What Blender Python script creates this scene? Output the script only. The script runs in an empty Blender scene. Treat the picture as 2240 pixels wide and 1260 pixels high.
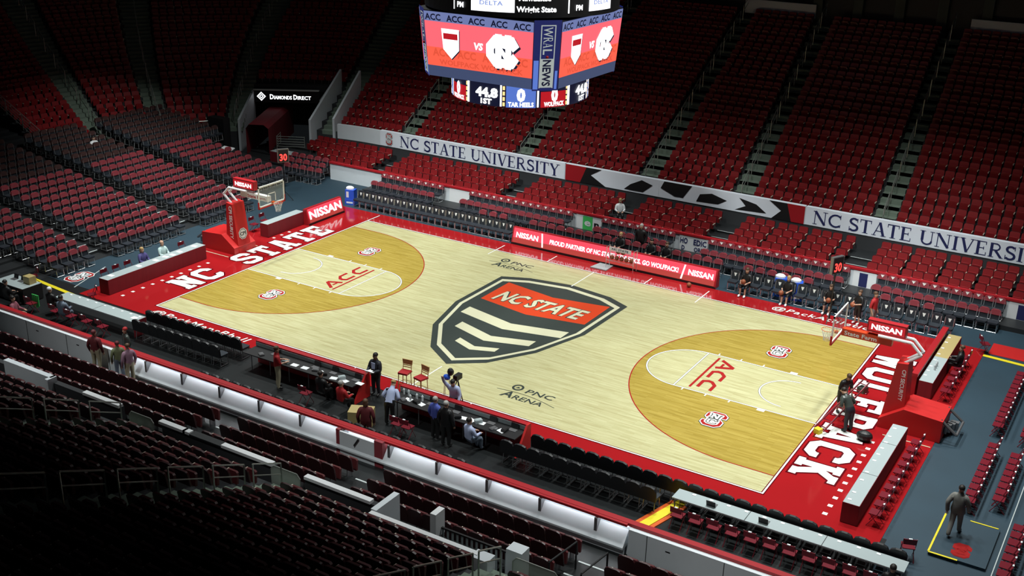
import bpy, math, random
from mathutils import Vector, Matrix
random.seed(7)
SC = bpy.context.scene
COL = SC.collection
V3 = Vector
R = math.radians

# ------------------------------------------------------------------ camera
cam = bpy.data.cameras.new('camera')
cam.sensor_width = 36.0
cam.lens = 2468.57 / 2240 * 36
cam.clip_end = 500
cam_o = bpy.data.objects.new('camera', cam)
COL.objects.link(cam_o)
_r = V3((0.8509589, 0.52474503, 0.02261874)); _u = V3((-0.20955827, 0.29971423, 0.93072913)); _f = V3((-0.48161633, 0.79675218, -0.36500915))
m = Matrix.Identity(4)
for i in range(3):
    m[i][0] = _r[i]; m[i][1] = _u[i]; m[i][2] = -_f[i]
m.translation = V3((23.8296, -39.6696, 19.7625))
cam_o.matrix_world = m
SC.camera = cam_o

# ------------------------------------------------------------------ light
SC.view_settings.view_transform = 'Standard'
SC.view_settings.look = 'None'
SC.view_settings.exposure = 0.0
SC.view_settings.gamma = 1.0
SC.view_settings.use_curve_mapping = False
w = bpy.data.worlds.new('hall_dark'); SC.world = w
w.use_nodes = True
w.node_tree.nodes['Background'].inputs[0].default_value = (0.75, 0.9, 1.0, 1)
w.node_tree.nodes['Background'].inputs[1].default_value = 0.006

def area(name, loc, aim, power, size, spread, col=(1, 1, 1)):
    l = bpy.data.lights.new(name, 'AREA'); l.shape = 'DISK'; l.size = size; l.energy = power; l.spread = R(spread); l.color = col
    o = bpy.data.objects.new(name, l); COL.objects.link(o); o.location = loc
    o.rotation_euler = (V3(aim) - V3(loc)).to_track_quat('-Z', 'Y').to_euler()
    return o
LC = (0.96, 1.0, 0.97)
for x in (-16, -8.5, 8.5, 16):
    for y in (-8, 0, 8):
        area('overhead_light', (x, y, 25), (x * 1.0, y * 1.0, 0), 685, 1.8, 86, LC)
area('overhead_light', (-12, 1, 25), (-34, 7, 0), 120, 1.2, 28, LC)  # unseen lamp added to brighten the left end bowl
for x in (-10, 3, 15):
    area('overhead_light', (x, -25, 24), (x, -14.2, 0), 85, 1.5, 34, LC)  # unseen lamps added to light the outer faces of the near boards
for x in (-18, -9, 1, 13):
    area('overhead_light', (x * .8 + 3, -9, 25), (x, 14.2, 0.5), 140, 1.2, 26, LC)  # unseen lamps added to brighten the banners of the far stand
area('overhead_light', (-22, -2, 25), (-23.5, 0.5, 0), 260, 1.0, 42, LC)
area('overhead_light', (22, 0, 25), (22, -3, 0), 120, 1.2, 60, LC)

# ------------------------------------------------------------------ materials
def mat(name, c, rough=0.6, metal=0.0, var=0.0, vs=3.0, spec=0.5, em=0.0, alpha=1.0, stretch=None, coat=0.0):
    k = bpy.data.materials.new(name); k.use_nodes = True
    nt = k.node_tree; b = nt.nodes['Principled BSDF']
    b.inputs['Base Color'].default_value = (*c, 1)
    b.inputs['Roughness'].default_value = rough
    b.inputs['Metallic'].default_value = metal
    b.inputs['Specular IOR Level'].default_value = spec
    if coat: b.inputs['Coat Weight'].default_value = coat; b.inputs['Coat Roughness'].default_value = 0.06
    if alpha < 1: b.inputs['Alpha'].default_value = alpha
    if em:
        b.inputs['Emission Color'].default_value = (*c, 1); b.inputs['Emission Strength'].default_value = em
        b.inputs['Base Color'].default_value = (0.01, 0.01, 0.01, 1)
    if var:
        tc = nt.nodes.new('ShaderNodeTexCoord'); mp = nt.nodes.new('ShaderNodeMapping'); n = nt.nodes.new('ShaderNodeTexNoise'); cr = nt.nodes.new('ShaderNodeMix')
        cr.data_type = 'RGBA'
        mp.inputs['Scale'].default_value = stretch or (1, 1, 1)
        n.inputs['Scale'].default_value = vs; n.inputs['Detail'].default_value = 3
        nt.links.new(tc.outputs['Object'], mp.inputs[0]); nt.links.new(mp.outputs[0], n.inputs['Vector']); nt.links.new(n.outputs[0], cr.inputs['Factor'])
        cr.inputs[6].default_value = (*[v * (1 - var) for v in c], 1); cr.inputs[7].default_value = (*[min(1, v * (1 + var)) for v in c], 1)
        nt.links.new(cr.outputs[2], b.inputs['Base Color'])
    return k

def wood(name, c1, c2, rough):
    k = mat(name, c1, rough, spec=0.4); nt = k.node_tree; b = nt.nodes['Principled BSDF']
    tc = nt.nodes.new('ShaderNodeTexCoord')
    br = nt.nodes.new('ShaderNodeTexBrick'); br.inputs['Scale'].default_value = 1.0
    br.inputs['Color1'].default_value = (*c1, 1); br.inputs['Color2'].default_value = (*c2, 1); br.inputs['Mortar'].default_value = (*[v * 0.8 for v in c2], 1)
    br.inputs['Mortar Size'].default_value = 0.002; br.inputs['Brick Width'].default_value = 0.9; br.inputs['Row Height'].default_value = 0.085; br.inputs['Bias'].default_value = -0.1
    br.offset = 0.37
    mp = nt.nodes.new('ShaderNodeMapping'); mp.inputs['Scale'].default_value = (0.5, 6, 1)
    n = nt.nodes.new('ShaderNodeTexNoise'); n.inputs['Scale'].default_value = 1.4; n.inputs['Detail'].default_value = 4
    mx = nt.nodes.new('ShaderNodeMix'); mx.data_type = 'RGBA'; mx.blend_type = 'MULTIPLY'; mx.inputs['Factor'].default_value = 1
    rp = nt.nodes.new('ShaderNodeValToRGB'); rp.color_ramp.elements[0].position = 0.3; rp.color_ramp.elements[0].color = (0.8, 0.78, 0.7, 1); rp.color_ramp.elements[1].position = 0.6; rp.color_ramp.elements[1].color = (1, 1, 1, 1)
    L = nt.links.new
    L(tc.outputs['Object'], br.inputs['Vector']); L(tc.outputs['Object'], mp.inputs[0]); L(mp.outputs[0], n.inputs['Vector']); L(n.outputs[0], rp.inputs[0])
    L(br.outputs[0], mx.inputs[6]); L(rp.outputs[0], mx.inputs[7]); L(mx.outputs[2], b.inputs['Base Color'])
    return k

MT = {}
def dm(key, *a, **k): MT[key] = mat(key, *a, **k)
MT['maple'] = wood('pale_maple', (0.55, 0.53, 0.305), (0.495, 0.46, 0.25), 0.22)
MT['stain'] = wood('stained_maple', (0.44, 0.33, 0.075), (0.36, 0.26, 0.048), 0.2)
dm('apron', (0.33, 0.011, 0.014), 0.09, var=0.06, vs=0.6, spec=0.6)
dm('apronline', (0.10, 0.002, 0.006), 0.2)
dm('linewhite', (0.82, 0.84, 0.80), 0.2)
dm('charcoal', (0.045, 0.055, 0.05), 0.25)
dm('cream', (0.62, 0.60, 0.42), 0.25)
dm('orangered', (0.62, 0.06, 0.02), 0.25)
dm('accred', (0.36, 0.02, 0.02), 0.25)
dm('blackfloor', (0.013, 0.015, 0.016), 0.35, var=0.3, vs=0.7)
dm('arenafloor', (0.014, 0.038, 0.058), 0.65, var=0.25, vs=0.5)
dm('concrete', (0.085, 0.10, 0.085), 0.8, var=0.3, vs=0.8)
dm('darkconc', (0.03, 0.032, 0.036), 0.8, var=0.3, vs=0.8)
dm('stoolwood', (0.50, 0.33, 0.13), 0.4)
dm('greenconc', (0.16, 0.21, 0.165), 0.8, var=0.25, vs=2)
dm('riserdeck', (0.018, 0.02, 0.022), 0.5)
dm('nosing', (0.5, 0.55, 0.55), 0.35)
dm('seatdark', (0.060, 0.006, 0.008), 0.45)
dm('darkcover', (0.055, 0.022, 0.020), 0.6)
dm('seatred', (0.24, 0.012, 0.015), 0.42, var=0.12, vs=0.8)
dm('strip', (0.85, 0.97, 1.0), em=15.0)  # emission for the strip added to brighten the near ledge
dm('seatpad', (0.08, 0.009, 0.011), 0.6)
dm('seatshell', (0.030, 0.004, 0.006), 0.4)
dm('beige', (0.55, 0.50, 0.40), 0.4)
dm('steel', (0.25, 0.25, 0.26), 0.35, metal=0.7)
dm('chrome', (0.75, 0.77, 0.78), 0.25, metal=0.8)
dm('railmetal', (0.42, 0.46, 0.42), 0.35, metal=0.6)
dm('blackvinyl', (0.006, 0.006, 0.008), 0.5)
dm('navyvinyl', (0.022, 0.027, 0.035), 0.42)
dm('marooncover', (0.25, 0.034, 0.046), 0.6)
dm('maroonmetal', (0.16, 0.012, 0.022), 0.3)
dm('white', (0.78, 0.80, 0.82), 0.5)
dm('boardwhite', (0.66, 0.71, 0.75), 0.45, var=0.06, vs=1.5)
dm('bannerwhite', (0.80, 0.85, 0.93), 0.7, var=0.07, vs=1.2)
dm('navy', (0.015, 0.02, 0.10), 0.6)
dm('black', (0.008, 0.008, 0.009), 0.5)
dm('skirt', (0.19, 0.006, 0.014), 0.75, var=0.2, vs=9, stretch=(1, 1, 0.02))
dm('tabletop', (0.36, 0.42, 0.43), 0.4)
dm('woodtop', (0.42, 0.33, 0.14), 0.5)
dm('redpad', (0.36, 0.010, 0.016), 0.45)
dm('padred2', (0.50, 0.012, 0.012), 0.5)
dm('yellow', (0.75, 0.62, 0.02), 0.5)
dm('orange', (0.62, 0.10, 0.01), 0.5)
dm('glass', (0.55, 0.65, 0.65), 0.08, alpha=0.16)
dm('acrylic', (0.46, 0.52, 0.46), 0.12, alpha=0.45)
dm('ball', (0.28, 0.075, 0.03), 0.6)
dm('blue', (0.02, 0.10, 0.62), 0.35)
dm('skin1', (0.52, 0.31, 0.22), 0.6); dm('skin2', (0.16, 0.085, 0.055), 0.6)
dm('hairdark', (0.012, 0.009, 0.007), 0.6); dm('hairbrown', (0.08, 0.04, 0.02), 0.6); dm('hairgray', (0.36, 0.35, 0.33), 0.6); dm('hairblond', (0.38, 0.25, 0.10), 0.6)
dm('green', (0.06, 0.55, 0.12), 0.7)
dm('screenred', (1.0, 0.125, 0.07), em=1.0)
dm('screenpink', (1.0, 0.15, 0.19), em=1.0)
dm('screenslate', (0.16, 0.20, 0.42), em=1.0)
dm('screenslate2', (0.05, 0.07, 0.15), em=1.0)
dm('screendarkred', (0.80, 0.09, 0.045), em=1.0)
dm('screennavy', (0.006, 0.008, 0.028), em=1.0)
dm('screenwhite', (0.95, 0.97, 1.0), em=1.8)
dm('screenblue', (0.10, 0.19, 0.62), em=1.0)
dm('screencrim', (0.55, 0.01, 0.02), em=0.9)
dm('screenyel', (1.0, 0.65, 0.25), em=1.4)
dm('ledred', (1.0, 0.05, 0.04), em=2.2)
dm('ledpink', (1.0, 0.07, 0.12), em=1.0)
dm('ledbrick', (0.55, 0.05, 0.04), em=0.9)
dm('wralblue', (0.02, 0.03, 0.22), 0.3, em=0.0)
dm('wralglow', (0.02, 0.03, 0.22), em=0.45)
dm('silver', (0.45, 0.50, 0.48), em=0.8)

# ------------------------------------------------------------------ mesh helper
class MB:
    def __init__(s): s.v = []; s.f = []; s.mi = []; s.T = Matrix.Identity(4)
    def pt(s, p): s.v.append(s.T @ V3(p)); return len(s.v) - 1
    def add(s, vs, fs, mi=0):
        o = len(s.v)
        for p in vs: s.v.append(s.T @ V3(p))
        for f in fs: s.f.append([o + i for i in f]); s.mi.append(mi)
        return s
    def box(s, x0, x1, y0, y1, z0, z1, mi=0):
        return s.add([(x0, y0, z0), (x1, y0, z0), (x1, y1, z0), (x0, y1, z0), (x0, y0, z1), (x1, y0, z1), (x1, y1, z1), (x0, y1, z1)],
                     [(3, 2, 1, 0), (4, 5, 6, 7), (0, 1, 5, 4), (1, 2, 6, 5), (2, 3, 7, 6), (3, 0, 4, 7)], mi)
    def tube(s, p, q, r, mi=0, n=6, r2=None):
        p = V3(p); q = V3(q); d = (q - p)
        if d.length < 1e-6: return s
        d.normalize(); a = d.cross(V3((0, 0, 1)))
        if a.length < 0.05: a = d.cross(V3((1, 0, 0)))
        a.normalize(); b = d.cross(a); r2 = r if r2 is None else r2
        vs = []
        for k in range(n):
            t = 2 * math.pi * k / n; e = a * math.cos(t) + b * math.sin(t)
            vs.append(p + e * r); vs.append(q + e * r2)
        fs = [(2 * k, 2 * ((k + 1) % n), 2 * ((k + 1) % n) + 1, 2 * k + 1) for k in range(n)]
        fs.append([2 * k for k in range(n)][::-1]); fs.append([2 * k + 1 for k in range(n)])
        return s.add(vs, fs, mi)
    def path(s, pts, r, mi=0, n=6):
        for a, b in zip(pts[:-1], pts[1:]): s.tube(a, b, r, mi, n)
        return s
    def prism(s, poly, a, b, mi=0, axis='y'):
        # poly in the plane normal to axis, extruded from a to b
        n = len(poly)
        def P(u, v, w): return {'y': (u, w, v), 'x': (w, u, v), 'z': (u, v, w)}[axis]
        vs = [P(u, v, a) for u, v in poly] + [P(u, v, b) for u, v in poly]
        fs = [[i for i in range(n)][::-1], [n + i for i in range(n)]] + [(i, (i + 1) % n, n + (i + 1) % n, n + i) for i in range(n)]
        return s.add(vs, fs, mi)
    def ell(s, c, r, mi=0, n=10, m=6, lo=-1.0):
        vs = []; fs = []; a0 = math.asin(lo)
        for j in range(m + 1):
            ph = a0 + (math.pi / 2 - a0) * j / m
            for i in range(n):
                t = 2 * math.pi * i / n
                vs.append((c[0] + r[0] * math.cos(ph) * math.cos(t), c[1] + r[1] * math.cos(ph) * math.sin(t), c[2] + r[2] * math.sin(ph)))
        for j in range(m):
            for i in range(n): fs.append((j * n + i, j * n + (i + 1) % n, (j + 1) * n + (i + 1) % n, (j + 1) * n + i))
        return s.add(vs, fs, mi)
    def mesh(s, name, mats):
        me = bpy.data.meshes.new(name)
        me.from_pydata([tuple(v) for v in s.v], [], s.f)
        for k in mats: me.materials.append(MT[k])
        if len(mats) > 1: me.polygons.foreach_set('material_index', s.mi)
        me.update(); return me
    def obj(s, name, mats, parent=None, smooth=False):
        me = s.mesh(name, [mats] if isinstance(mats, str) else mats)
        if smooth: me.shade_smooth()
        return link(name, me, parent)

def link(name, data, parent=None):
    o = bpy.data.objects.new(name, data); COL.objects.link(o)
    if parent: o.parent = parent
    return o
def tag(o, label, cat, group=None):
    o['label'] = label; o['category'] = cat
    if group: o['group'] = group
    return o
def struct(o): o['kind'] = 'structure'; return o
def empty(name, loc, label, cat, rz=0, group=None):
    o = link(name, None); o.location = loc; o.rotation_euler = (0, 0, rz); o.empty_display_size = 0.2
    return tag(o, label, cat, group)
def copy(o, loc, rz, label, group=None, scale=None):
    c = o.copy(); COL.objects.link(c); c.location = loc; c.rotation_euler = (0, 0, rz); c['label'] = label
    if group: c['group'] = group
    for ch in o.children:
        d = ch.copy(); COL.objects.link(d); d.parent = c
        for g in ch.children:
            e = g.copy(); COL.objects.link(e); e.parent = d
    return c
class Stamp:
    """first use moves the prototype itself, later uses copy it"""
    def __init__(s, proto): s.p = proto; s.used = False
    def put(s, loc, rz, label, group=None):
        if not s.used:
            s.used = True; s.p.location = loc; s.p.rotation_euler = (0, 0, rz); s.p['label'] = label
            if group: s.p['group'] = group
            return s.p
        return copy(s.p, loc, rz, label, group)
ORD = ['first', 'second', 'third', 'fourth', 'fifth', 'sixth', 'seventh', 'eighth', 'ninth', 'tenth', 'eleventh', 'twelfth', 'thirteenth', 'fourteenth', 'fifteenth', 'sixteenth', 'seventeenth', 'eighteenth', 'nineteenth', 'twentieth']

# ------------------------------------------------------------------ lettering
_tc = {}
def text2d(s, bold=0.0, space=1.0):
    """outline polygons of a word in the built-in face, height of capitals about 1"""
    k = (s, bold, space)
    if k not in _tc:
        cu = bpy.data.curves.new('t', 'FONT'); cu.body = s; cu.offset = bold; cu.space_character = space; cu.resolution_u = 2; cu.fill_mode = 'FRONT'
        o = bpy.data.objects.new('t', cu); me = bpy.data.meshes.new_from_object(o)
        vs = [(v.co.x / 0.72, v.co.y / 0.72) for v in me.vertices]; fs = [list(p.vertices) for p in me.polygons]
        bpy.data.objects.remove(o); bpy.data.curves.remove(cu); bpy.data.meshes.remove(me)
        x0 = min(v[0] for v in vs); x1 = max(v[0] for v in vs)
        vs = [(x - x0, y) for x, y in vs]; _tc[k] = (vs, fs, x1 - x0)
    return _tc[k]
def put_text(mb, s, fn, width, height, mi=0, bold=0.0, slant=0.0, space=1.0):
    vs, fs, W = text2d(s, bold, space)
    mb.add([fn(x / W * width + slant * y * height, y * height) for x, y in vs], fs, mi)
def stroke(pts, w, ext=0.0, closed=False):
    out = []; n = len(pts); segs = n if closed else n - 1
    for i in range(segs):
        a = V3((*pts[i], 0)); b = V3((*pts[(i + 1) % n], 0)); d = (b - a).normalized(); nn = V3((-d.y, d.x, 0)) * w / 2
        ea = ext if (i == 0 and not closed) else w * 0.21; eb = ext if (i == segs - 1 and not closed) else w * 0.21
        a = a - d * ea; b = b + d * eb
        out.append([(p.x, p.y) for p in (a - nn, b - nn, b + nn, a + nn)])
    return out
OCT = [(.67, .68), (.67, .78), (.55, .9), (.23, .9), (.11, .78), (.11, .22), (.23, .1), (.55, .1), (.67, .22), (.67, .32)]
SS = [(.67, .68), (.67, .8), (.56, .9), (.22, .9), (.11, .8), (.11, .64), (.22, .55), (.56, .46), (.67, .36), (.67, .2), (.56, .1), (.22, .1), (.11, .2), (.11, .32)]
def h_(x0, x1, y, w=.16): return ([(x0, y), (x1, y)], w)
def v_(x, y0, y1, w=.22): return ([(x, y0), (x, y1)], w)
SLAB = {
 'N': [v_(.17, 0, 1), v_(.61, 0, 1), ([(.17, .95), (.61, .05)], .24), h_(0, .36, .08), h_(0, .2, .92), h_(.42, .78, .92)],
 'C': [(OCT, .22)], 'S': [(SS, .21)],
 'O': [([(.67, .78), (.55, .9), (.23, .9), (.11, .78), (.11, .22), (.23, .1), (.55, .1), (.67, .22), (.67, .78)], .22)],
 'T': [v_(.39, 0, 1), h_(.02, .76, .9, .2), v_(.09, .66, .95, .14), v_(.69, .66, .95, .14), h_(.18, .6, .08)],
 'A': [([(.17, 0), (.33, 1)], .2), ([(.61, 0), (.45, 1)], .2), h_(.25, .53, .3), h_(0, .32, .08), h_(.46, .78, .08), h_(.26, .52, .94, .12)],
 'E': [v_(.21, 0, 1), h_(.03, .74, .9, .2), h_(.2, .5, .5), h_(.03, .74, .1, .2), v_(.67, .66, 1, .14), v_(.67, 0, .34, .14), v_(.48, .38, .62, .12)],
 'F': [v_(.21, 0, 1), h_(.03, .74, .9, .2), h_(.2, .5, .48), v_(.67, .66, 1, .14), v_(.48, .36, .6, .12), h_(.03, .42, .08)],
 'W': [([(.11, 1), (.24, 0)], .17), ([(.24, 0), (.39, .8)], .15), ([(.39, .8), (.54, 0)], .15), ([(.54, 0), (.67, 1)], .17), h_(0, .26, .93, .14), h_(.52, .78, .93, .14)],
 'L': [v_(.22, 0, 1), h_(.03, .74, .1, .2), v_(.67, 0, .38, .14), h_(.03, .42, .92)],
 'P': [v_(.22, 0, 1), ([(.1, .9), (.55, .9), (.66, .8), (.66, .55), (.55, .44), (.22, .44)], .2), h_(.03, .44, .08)],
 'K': [v_(.2, 0, 1), ([(.26, .42), (.62, .95)], .2), ([(.36, .55), (.64, .05)], .22), h_(.02, .38, .08), h_(.02, .38, .92), h_(.46, .78, .92), h_(.48, .78, .08)],
}
def arc(cx, cy, rx, ry, a0, a1, n=9): return [(cx + rx * math.cos(R(a0 + (a1 - a0) * i / n)), cy + ry * math.sin(R(a0 + (a1 - a0) * i / n))) for i in range(n + 1)]
SERIF = {  # glyph: (advance, strokes)
 'N': (.92, [v_(.14, 0, 1, .05), v_(.74, 0, 1, .05), ([(.14, 1), (.74, .02)], .15), h_(.02, .28, .02, .04), h_(.02, .2, .98, .04), h_(.6, .88, .98, .04)]),
 'C': (.82, [(arc(.46, .5, .37, .44, 45, 315, 14), .12), v_(.74, .68, .98, .05), v_(.74, .06, .28, .04)]),
 'S': (.66, [(arc(.33, .74, .2, .2, 30, 240, 8) + arc(.33, .27, .23, .22, 70, -150, 10), .13), v_(.54, .7, .98, .04), v_(.09, .02, .32, .04)]),
 'T': (.74, [v_(.36, 0, 1, .15), h_(.03, .69, .97, .06), v_(.05, .76, .98, .04), v_(.67, .76, .98, .04), h_(.2, .52, .02, .04)]),
 'A': (.84, [([(.12, 0), (.42, 1)], .05), ([(.68, 0), (.42, 1)], .15), h_(.22, .6, .34, .05), h_(.0, .26, .02, .04), h_(.52, .84, .02, .04)]),
 'E': (.70, [v_(.18, 0, 1, .15), h_(.03, .6, .97, .05), h_(.2, .48, .52, .05), h_(.03, .62, .03, .05), v_(.58, .78, .98, .04), v_(.61, .02, .24, .04), v_(.47, .42, .62, .04)]),
 'U': (.88, [v_(.18, .3, 1, .15), v_(.70, .3, 1, .05), (arc(.44, .3, .26, .26, 180, 360, 9), .1), h_(.03, .34, .98, .04), h_(.58, .84, .98, .04)]),
 'I': (.40, [v_(.19, 0, 1, .15), h_(.04, .35, .02, .04), h_(.04, .35, .98, .04)]),
 'V': (.82, [([(.14, 1), (.42, .0)], .15), ([(.42, .0), (.70, 1)], .05), h_(0, .3, .98, .04), h_(.56, .84, .98, .04)]),
 'R': (.84, [v_(.18, 0, 1, .15), ([(.1, .97), (.45, .97)] + arc(.42, .74, .18, .22, 90, -90, 7) + [(.2, .51)], .08), ([(.4, .5), (.72, .02)], .14), h_(.04, .34, .02, .04), h_(.66, .84, .02, .04)]),
 'Y': (.80, [v_(.4, 0, .48, .15), ([(.12, 1), (.4, .45)], .15), ([(.4, .45), (.68, 1)], .05), h_(0, .28, .98, .04), h_(.54, .82, .98, .04), h_(.24, .56, .02, .04)]),
}
def put_strokes(mb, strokes, fn, sx, sy, mi, grow=0.0, off=0.0):
    p0 = V3(fn(0, 0)); nn = (V3(fn(.01, 0)) - p0).cross(V3(fn(0, .01)) - p0).normalized(); k = 0
    for pts, w_ in strokes:
        for q in stroke([(x + off, y) for x, y in pts], w_ + grow, grow / 2):
            mb.add([tuple(V3(fn(x * sx, y * sy)) + nn * (k * .0004)) for x, y in q], [(0, 1, 2, 3)], mi); k += 1
def put_slab(mb, word, fn, pitch, height, mi, grow=0.0):
    for i, ch in enumerate(word):
        if ch != ' ': put_strokes(mb, SLAB[ch], lambda a, b, i=i: fn(a + i * pitch, b), pitch * 1.12, height, mi, grow)
def put_serif(mb, word, fn, width, height, mi):
    adv = sum(SERIF[c][0] if c != ' ' else .38 for c in word); k = width / adv; x = 0
    for c in word:
        if c != ' ':
            put_strokes(mb, SERIF[c][1], lambda a, b, x=x: fn(a + x * k, b), k, height, mi); x += SERIF[c][0]
        else: x += .38

# ------------------------------------------------------------------ arena floor and basketball court
FT = .3048; L_ = 47 * FT; W_ = 25 * FT
mb = MB(); mb.box(-60, 18.5, -13.3, -8.0, -0.2, -0.02, 1); mb.box(18.5, 19.8, -13.3, -8.0, -0.2, -0.02, 0); mb.box(-60, 19.8, -8.0, 13.3, -0.2, -0.02, 0); mb.box(19.8, 40, -13.3, 13.3, -0.2, -0.02, 0); f = mb.obj('floor', ['arenafloor', 'blackfloor']); struct(f)

court = empty('basketball_court', (0, 0, 0), 'basketball court of pale maple with a red painted border, at the arena centre', 'court floor')
mb = MB(); mb.box(-18.35, 18.35, -8.62, 8.95, -0.02, 0.0); mb.obj('painted_border', 'apron', court)
mb = MB(); mb.box(-L_, L_, -W_, W_, 0.0, 0.002); mb.obj('playing_surface', 'maple', court)
def flat(z, sgn=1):
    return lambda x, y: (x, y, z)
_pc = [0]
def poly(mb, pts, z, mi=0):
    _pc[0] = (_pc[0] + 1) % 9; z += _pc[0] * .00018
    mb.add([(x, y, z) for x, y in pts], [list(range(len(pts)))], mi)
def band(mb, pts, w_, z, mi=0, ext=0.0):
    for q in stroke(pts, w_, ext): poly(mb, q, z, mi)
def arcband(mb, cx, cy, r, w_, a0, a1, z, mi=0, n=40):
    vs = []; fs = []
    for i in range(n + 1):
        t = R(a0 + (a1 - a0) * i / n)
        for rr in (r - w_ / 2, r + w_ / 2): vs.append((cx + rr * math.cos(t), cy + rr * math.sin(t), z))
    for i in range(n): fs.append((2 * i, 2 * i + 1, 2 * i + 3, 2 * i + 2))
    mb.add(vs, fs, mi)
BX = L_ - 5.25 * FT; TR = 20.75 * FT
ln = MB()
for s in (-1, 1):
    # stained area inside the three point line, lane left pale
    st = MB()
    arcp = [(s * (BX - TR * math.cos(R(t))), TR * math.sin(R(t))) for t in range(-90, 91, 3)]
    poly(st, [(s * L_, -TR)] + arcp + [(s * L_, TR)], .004, 0)
    poly(st, [(s * L_, -6 * FT), (s * (L_ - 19 * FT), -6 * FT), (s * (L_ - 19 * FT), 6 * FT), (s * L_, 6 * FT)], .006, 1)
    poly(st, [(s * (L_ - 19 * FT - 6 * FT * math.cos(R(t))), 6 * FT * math.sin(R(t))) for t in range(-90, 91, 5)], .006, 1)
    a0, a1 = (-90, 90) if s < 0 else (90, 270)
    arcband(ln, s * BX, 0, TR, .045, a0, a1, .007, 2, 70)
    st.obj('stained_key', ['stain', 'maple'], court)
    for y in (-TR, TR): band(ln, [(s * L_, y), (s * BX, y)], .045, .007, 2)
    for w_, z, mi in ((.085, .007, 1), (.055, .009, 0)):
        for y in (-6 * FT, 6 * FT): band(ln, [(s * L_, y), (s * (L_ - 19 * FT), y)], w_, z, mi)
        band(ln, [(s * (L_ - 19 * FT), -6 * FT), (s * (L_ - 19 * FT), 6 * FT)], w_, z, mi)
        arcband(ln, s * (L_ - 19 * FT), 0, 6 * FT, w_, a0, a1, z, mi)
        arcband(ln, s * BX, 0, 1.22, w_, a0, a1, z, mi, 24)
        band(ln, [(s * (L_ - 19 * FT), 0), (s * (L_ - 19 * FT), 0)], .001, z, mi) if 0 else None
    for sy in (-1, 1):
        y = sy * (6 * FT + .1)
        band(ln, [(s * (L_ - 7 * FT - .15), y), (s * (L_ - 7 * FT + .15), y)], .2, .009, 0)
        for d in (11.2, 14.4, 17.6): band(ln, [(s * (L_ - d * FT), sy * 6 * FT), (s * (L_ - d * FT), sy * (6 * FT + .2))], .055, .009, 0)
for w_, z, mi in ((.13, .007, 3), (.06, .009, 0)):
    band(ln, [(-L_, -W_), (L_, -W_)], w_, z, mi, w_ / 2); band(ln, [(-L_, W_), (L_, W_)], w_, z, mi, w_ / 2)
    band(ln, [(-L_, -W_), (-L_, W_ + 1.1)], w_, z, mi, w_ / 2); band(ln, [(L_, -W_), (L_, W_)], w_, z, mi, w_ / 2)
band(ln, [(0, -W_), (0, -5.6)], .055, .009, 0); band(ln, [(0, 5.3), (0, W_)], .055, .009, 0)
for x, y0, y1 in ((-5.8, 6.85, 8.5), (-2.7, W_, 8.65), (2.75, W_, 8.55), (5.78, 6.8, 8.55), (-2.8, -8.3, -W_), (2.8, -8.3, -W_)):
    band(ln, [(x, y0), (x, y1)], .055, .010, 0)
for y in [-7.67 + .59 * i for i in range(10)] + [2.4, 3.0, 3.6]: poly(ln, [(-16.58, y - .07), (-16.42, y - .07), (-16.42, y + .07), (-16.58, y + .07)], .009, 0)
for y in [-7.67 + .56 * i for i in range(11)]: poly(ln, [(16.36, y - .08), (16.52, y - .08), (16.52, y + .08), (16.36, y + .08)], .009, 0)
for y in (-1.15, .95):
    band(ln, [(-18.3, y), (-16.3, y)], .05, .009, 4); band(ln, [(16.6, y * 1.1), (18.3, y * 1.1)], .05, .009, 4)
ln.obj('court_lines', ['linewhite', 'charcoal', 'accred', 'apronline', 'cream'], court)
# end words
fl = lambda a, b, z: (-14.62 - b, -5.4 + a, z); fr = lambda a, b, z: (14.56 + b, 5.95 - a, z)
for word, ff, pt_, hh_ in (('NC', fl, 1.345, 1.58), ('   STATE', fl, 1.345, 1.58), ('WOLFPACK', fr, 1.49, 1.6)):
    mb = MB()
    for z, mi, g in ((.003, 1, .085), (.010, 0, 0)): put_slab(mb, word, lambda a, b, z=z: ff(a, b, z), pt_, hh_, mi, g)
    mb.obj('end_lettering', ['linewhite', 'apronline'], court)['label'] = 'large white slab word ' + word.strip() + ' on the red end border'
# side words
for word, ox, oy, wd in (('@PackAthletics', 9.0, 8.15, 4.75), ('@PackMensBball', -13.95, -8.35, 5.7)):
    mb = MB()
    for z, mi, bd in ((.004, 1, .03), (.007, 0, .012)): put_text(mb, word, lambda a, b, z=z: (ox + a, oy + b, z), wd, .42, mi, bd, .2, 1.15)
    mb.obj('side_lettering', ['linewhite', 'apronline'], court)
# block S emblems
mb = MB()
def block_s(mb, cx, cy, z, k=1.0, fn=None):
    fn = fn or (lambda a, b, dz: (cx + a, cy + b, z + dz))
    F = lambda dz: (lambda a, b: fn((a - .39) * k * 1.02, (b - .5) * k * 1.2, dz))
    for gr, dz, mi in ((.13, 0, 1), (.08, .006, 0), (0, .012, 2)): put_strokes(mb, [(SS, .2)], F(dz), 1, 1, mi, gr)
    for ch, ox, oy in (('N', .18, .52), ('C', .20, .16)):
        for gr, dz, mi in ((.35, .018, 0), (.1, .023, 1), (-.06, .028, 0)):
            put_strokes(mb, SLAB[ch], lambda a, b, dz=dz, ox=ox, oy=oy: F(dz)(a * .48 + ox, b * .32 + oy), 1, 1, mi, gr)
for cx, cy in ((-11, 3.6), (-11, -3.7), (10.98, 3.63), (11, -3.66)):
    mb = MB(); block_s(mb, cx, cy, .008, .98); mb.obj('block_emblem', ['linewhite', 'charcoal', 'accred'], court)
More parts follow.
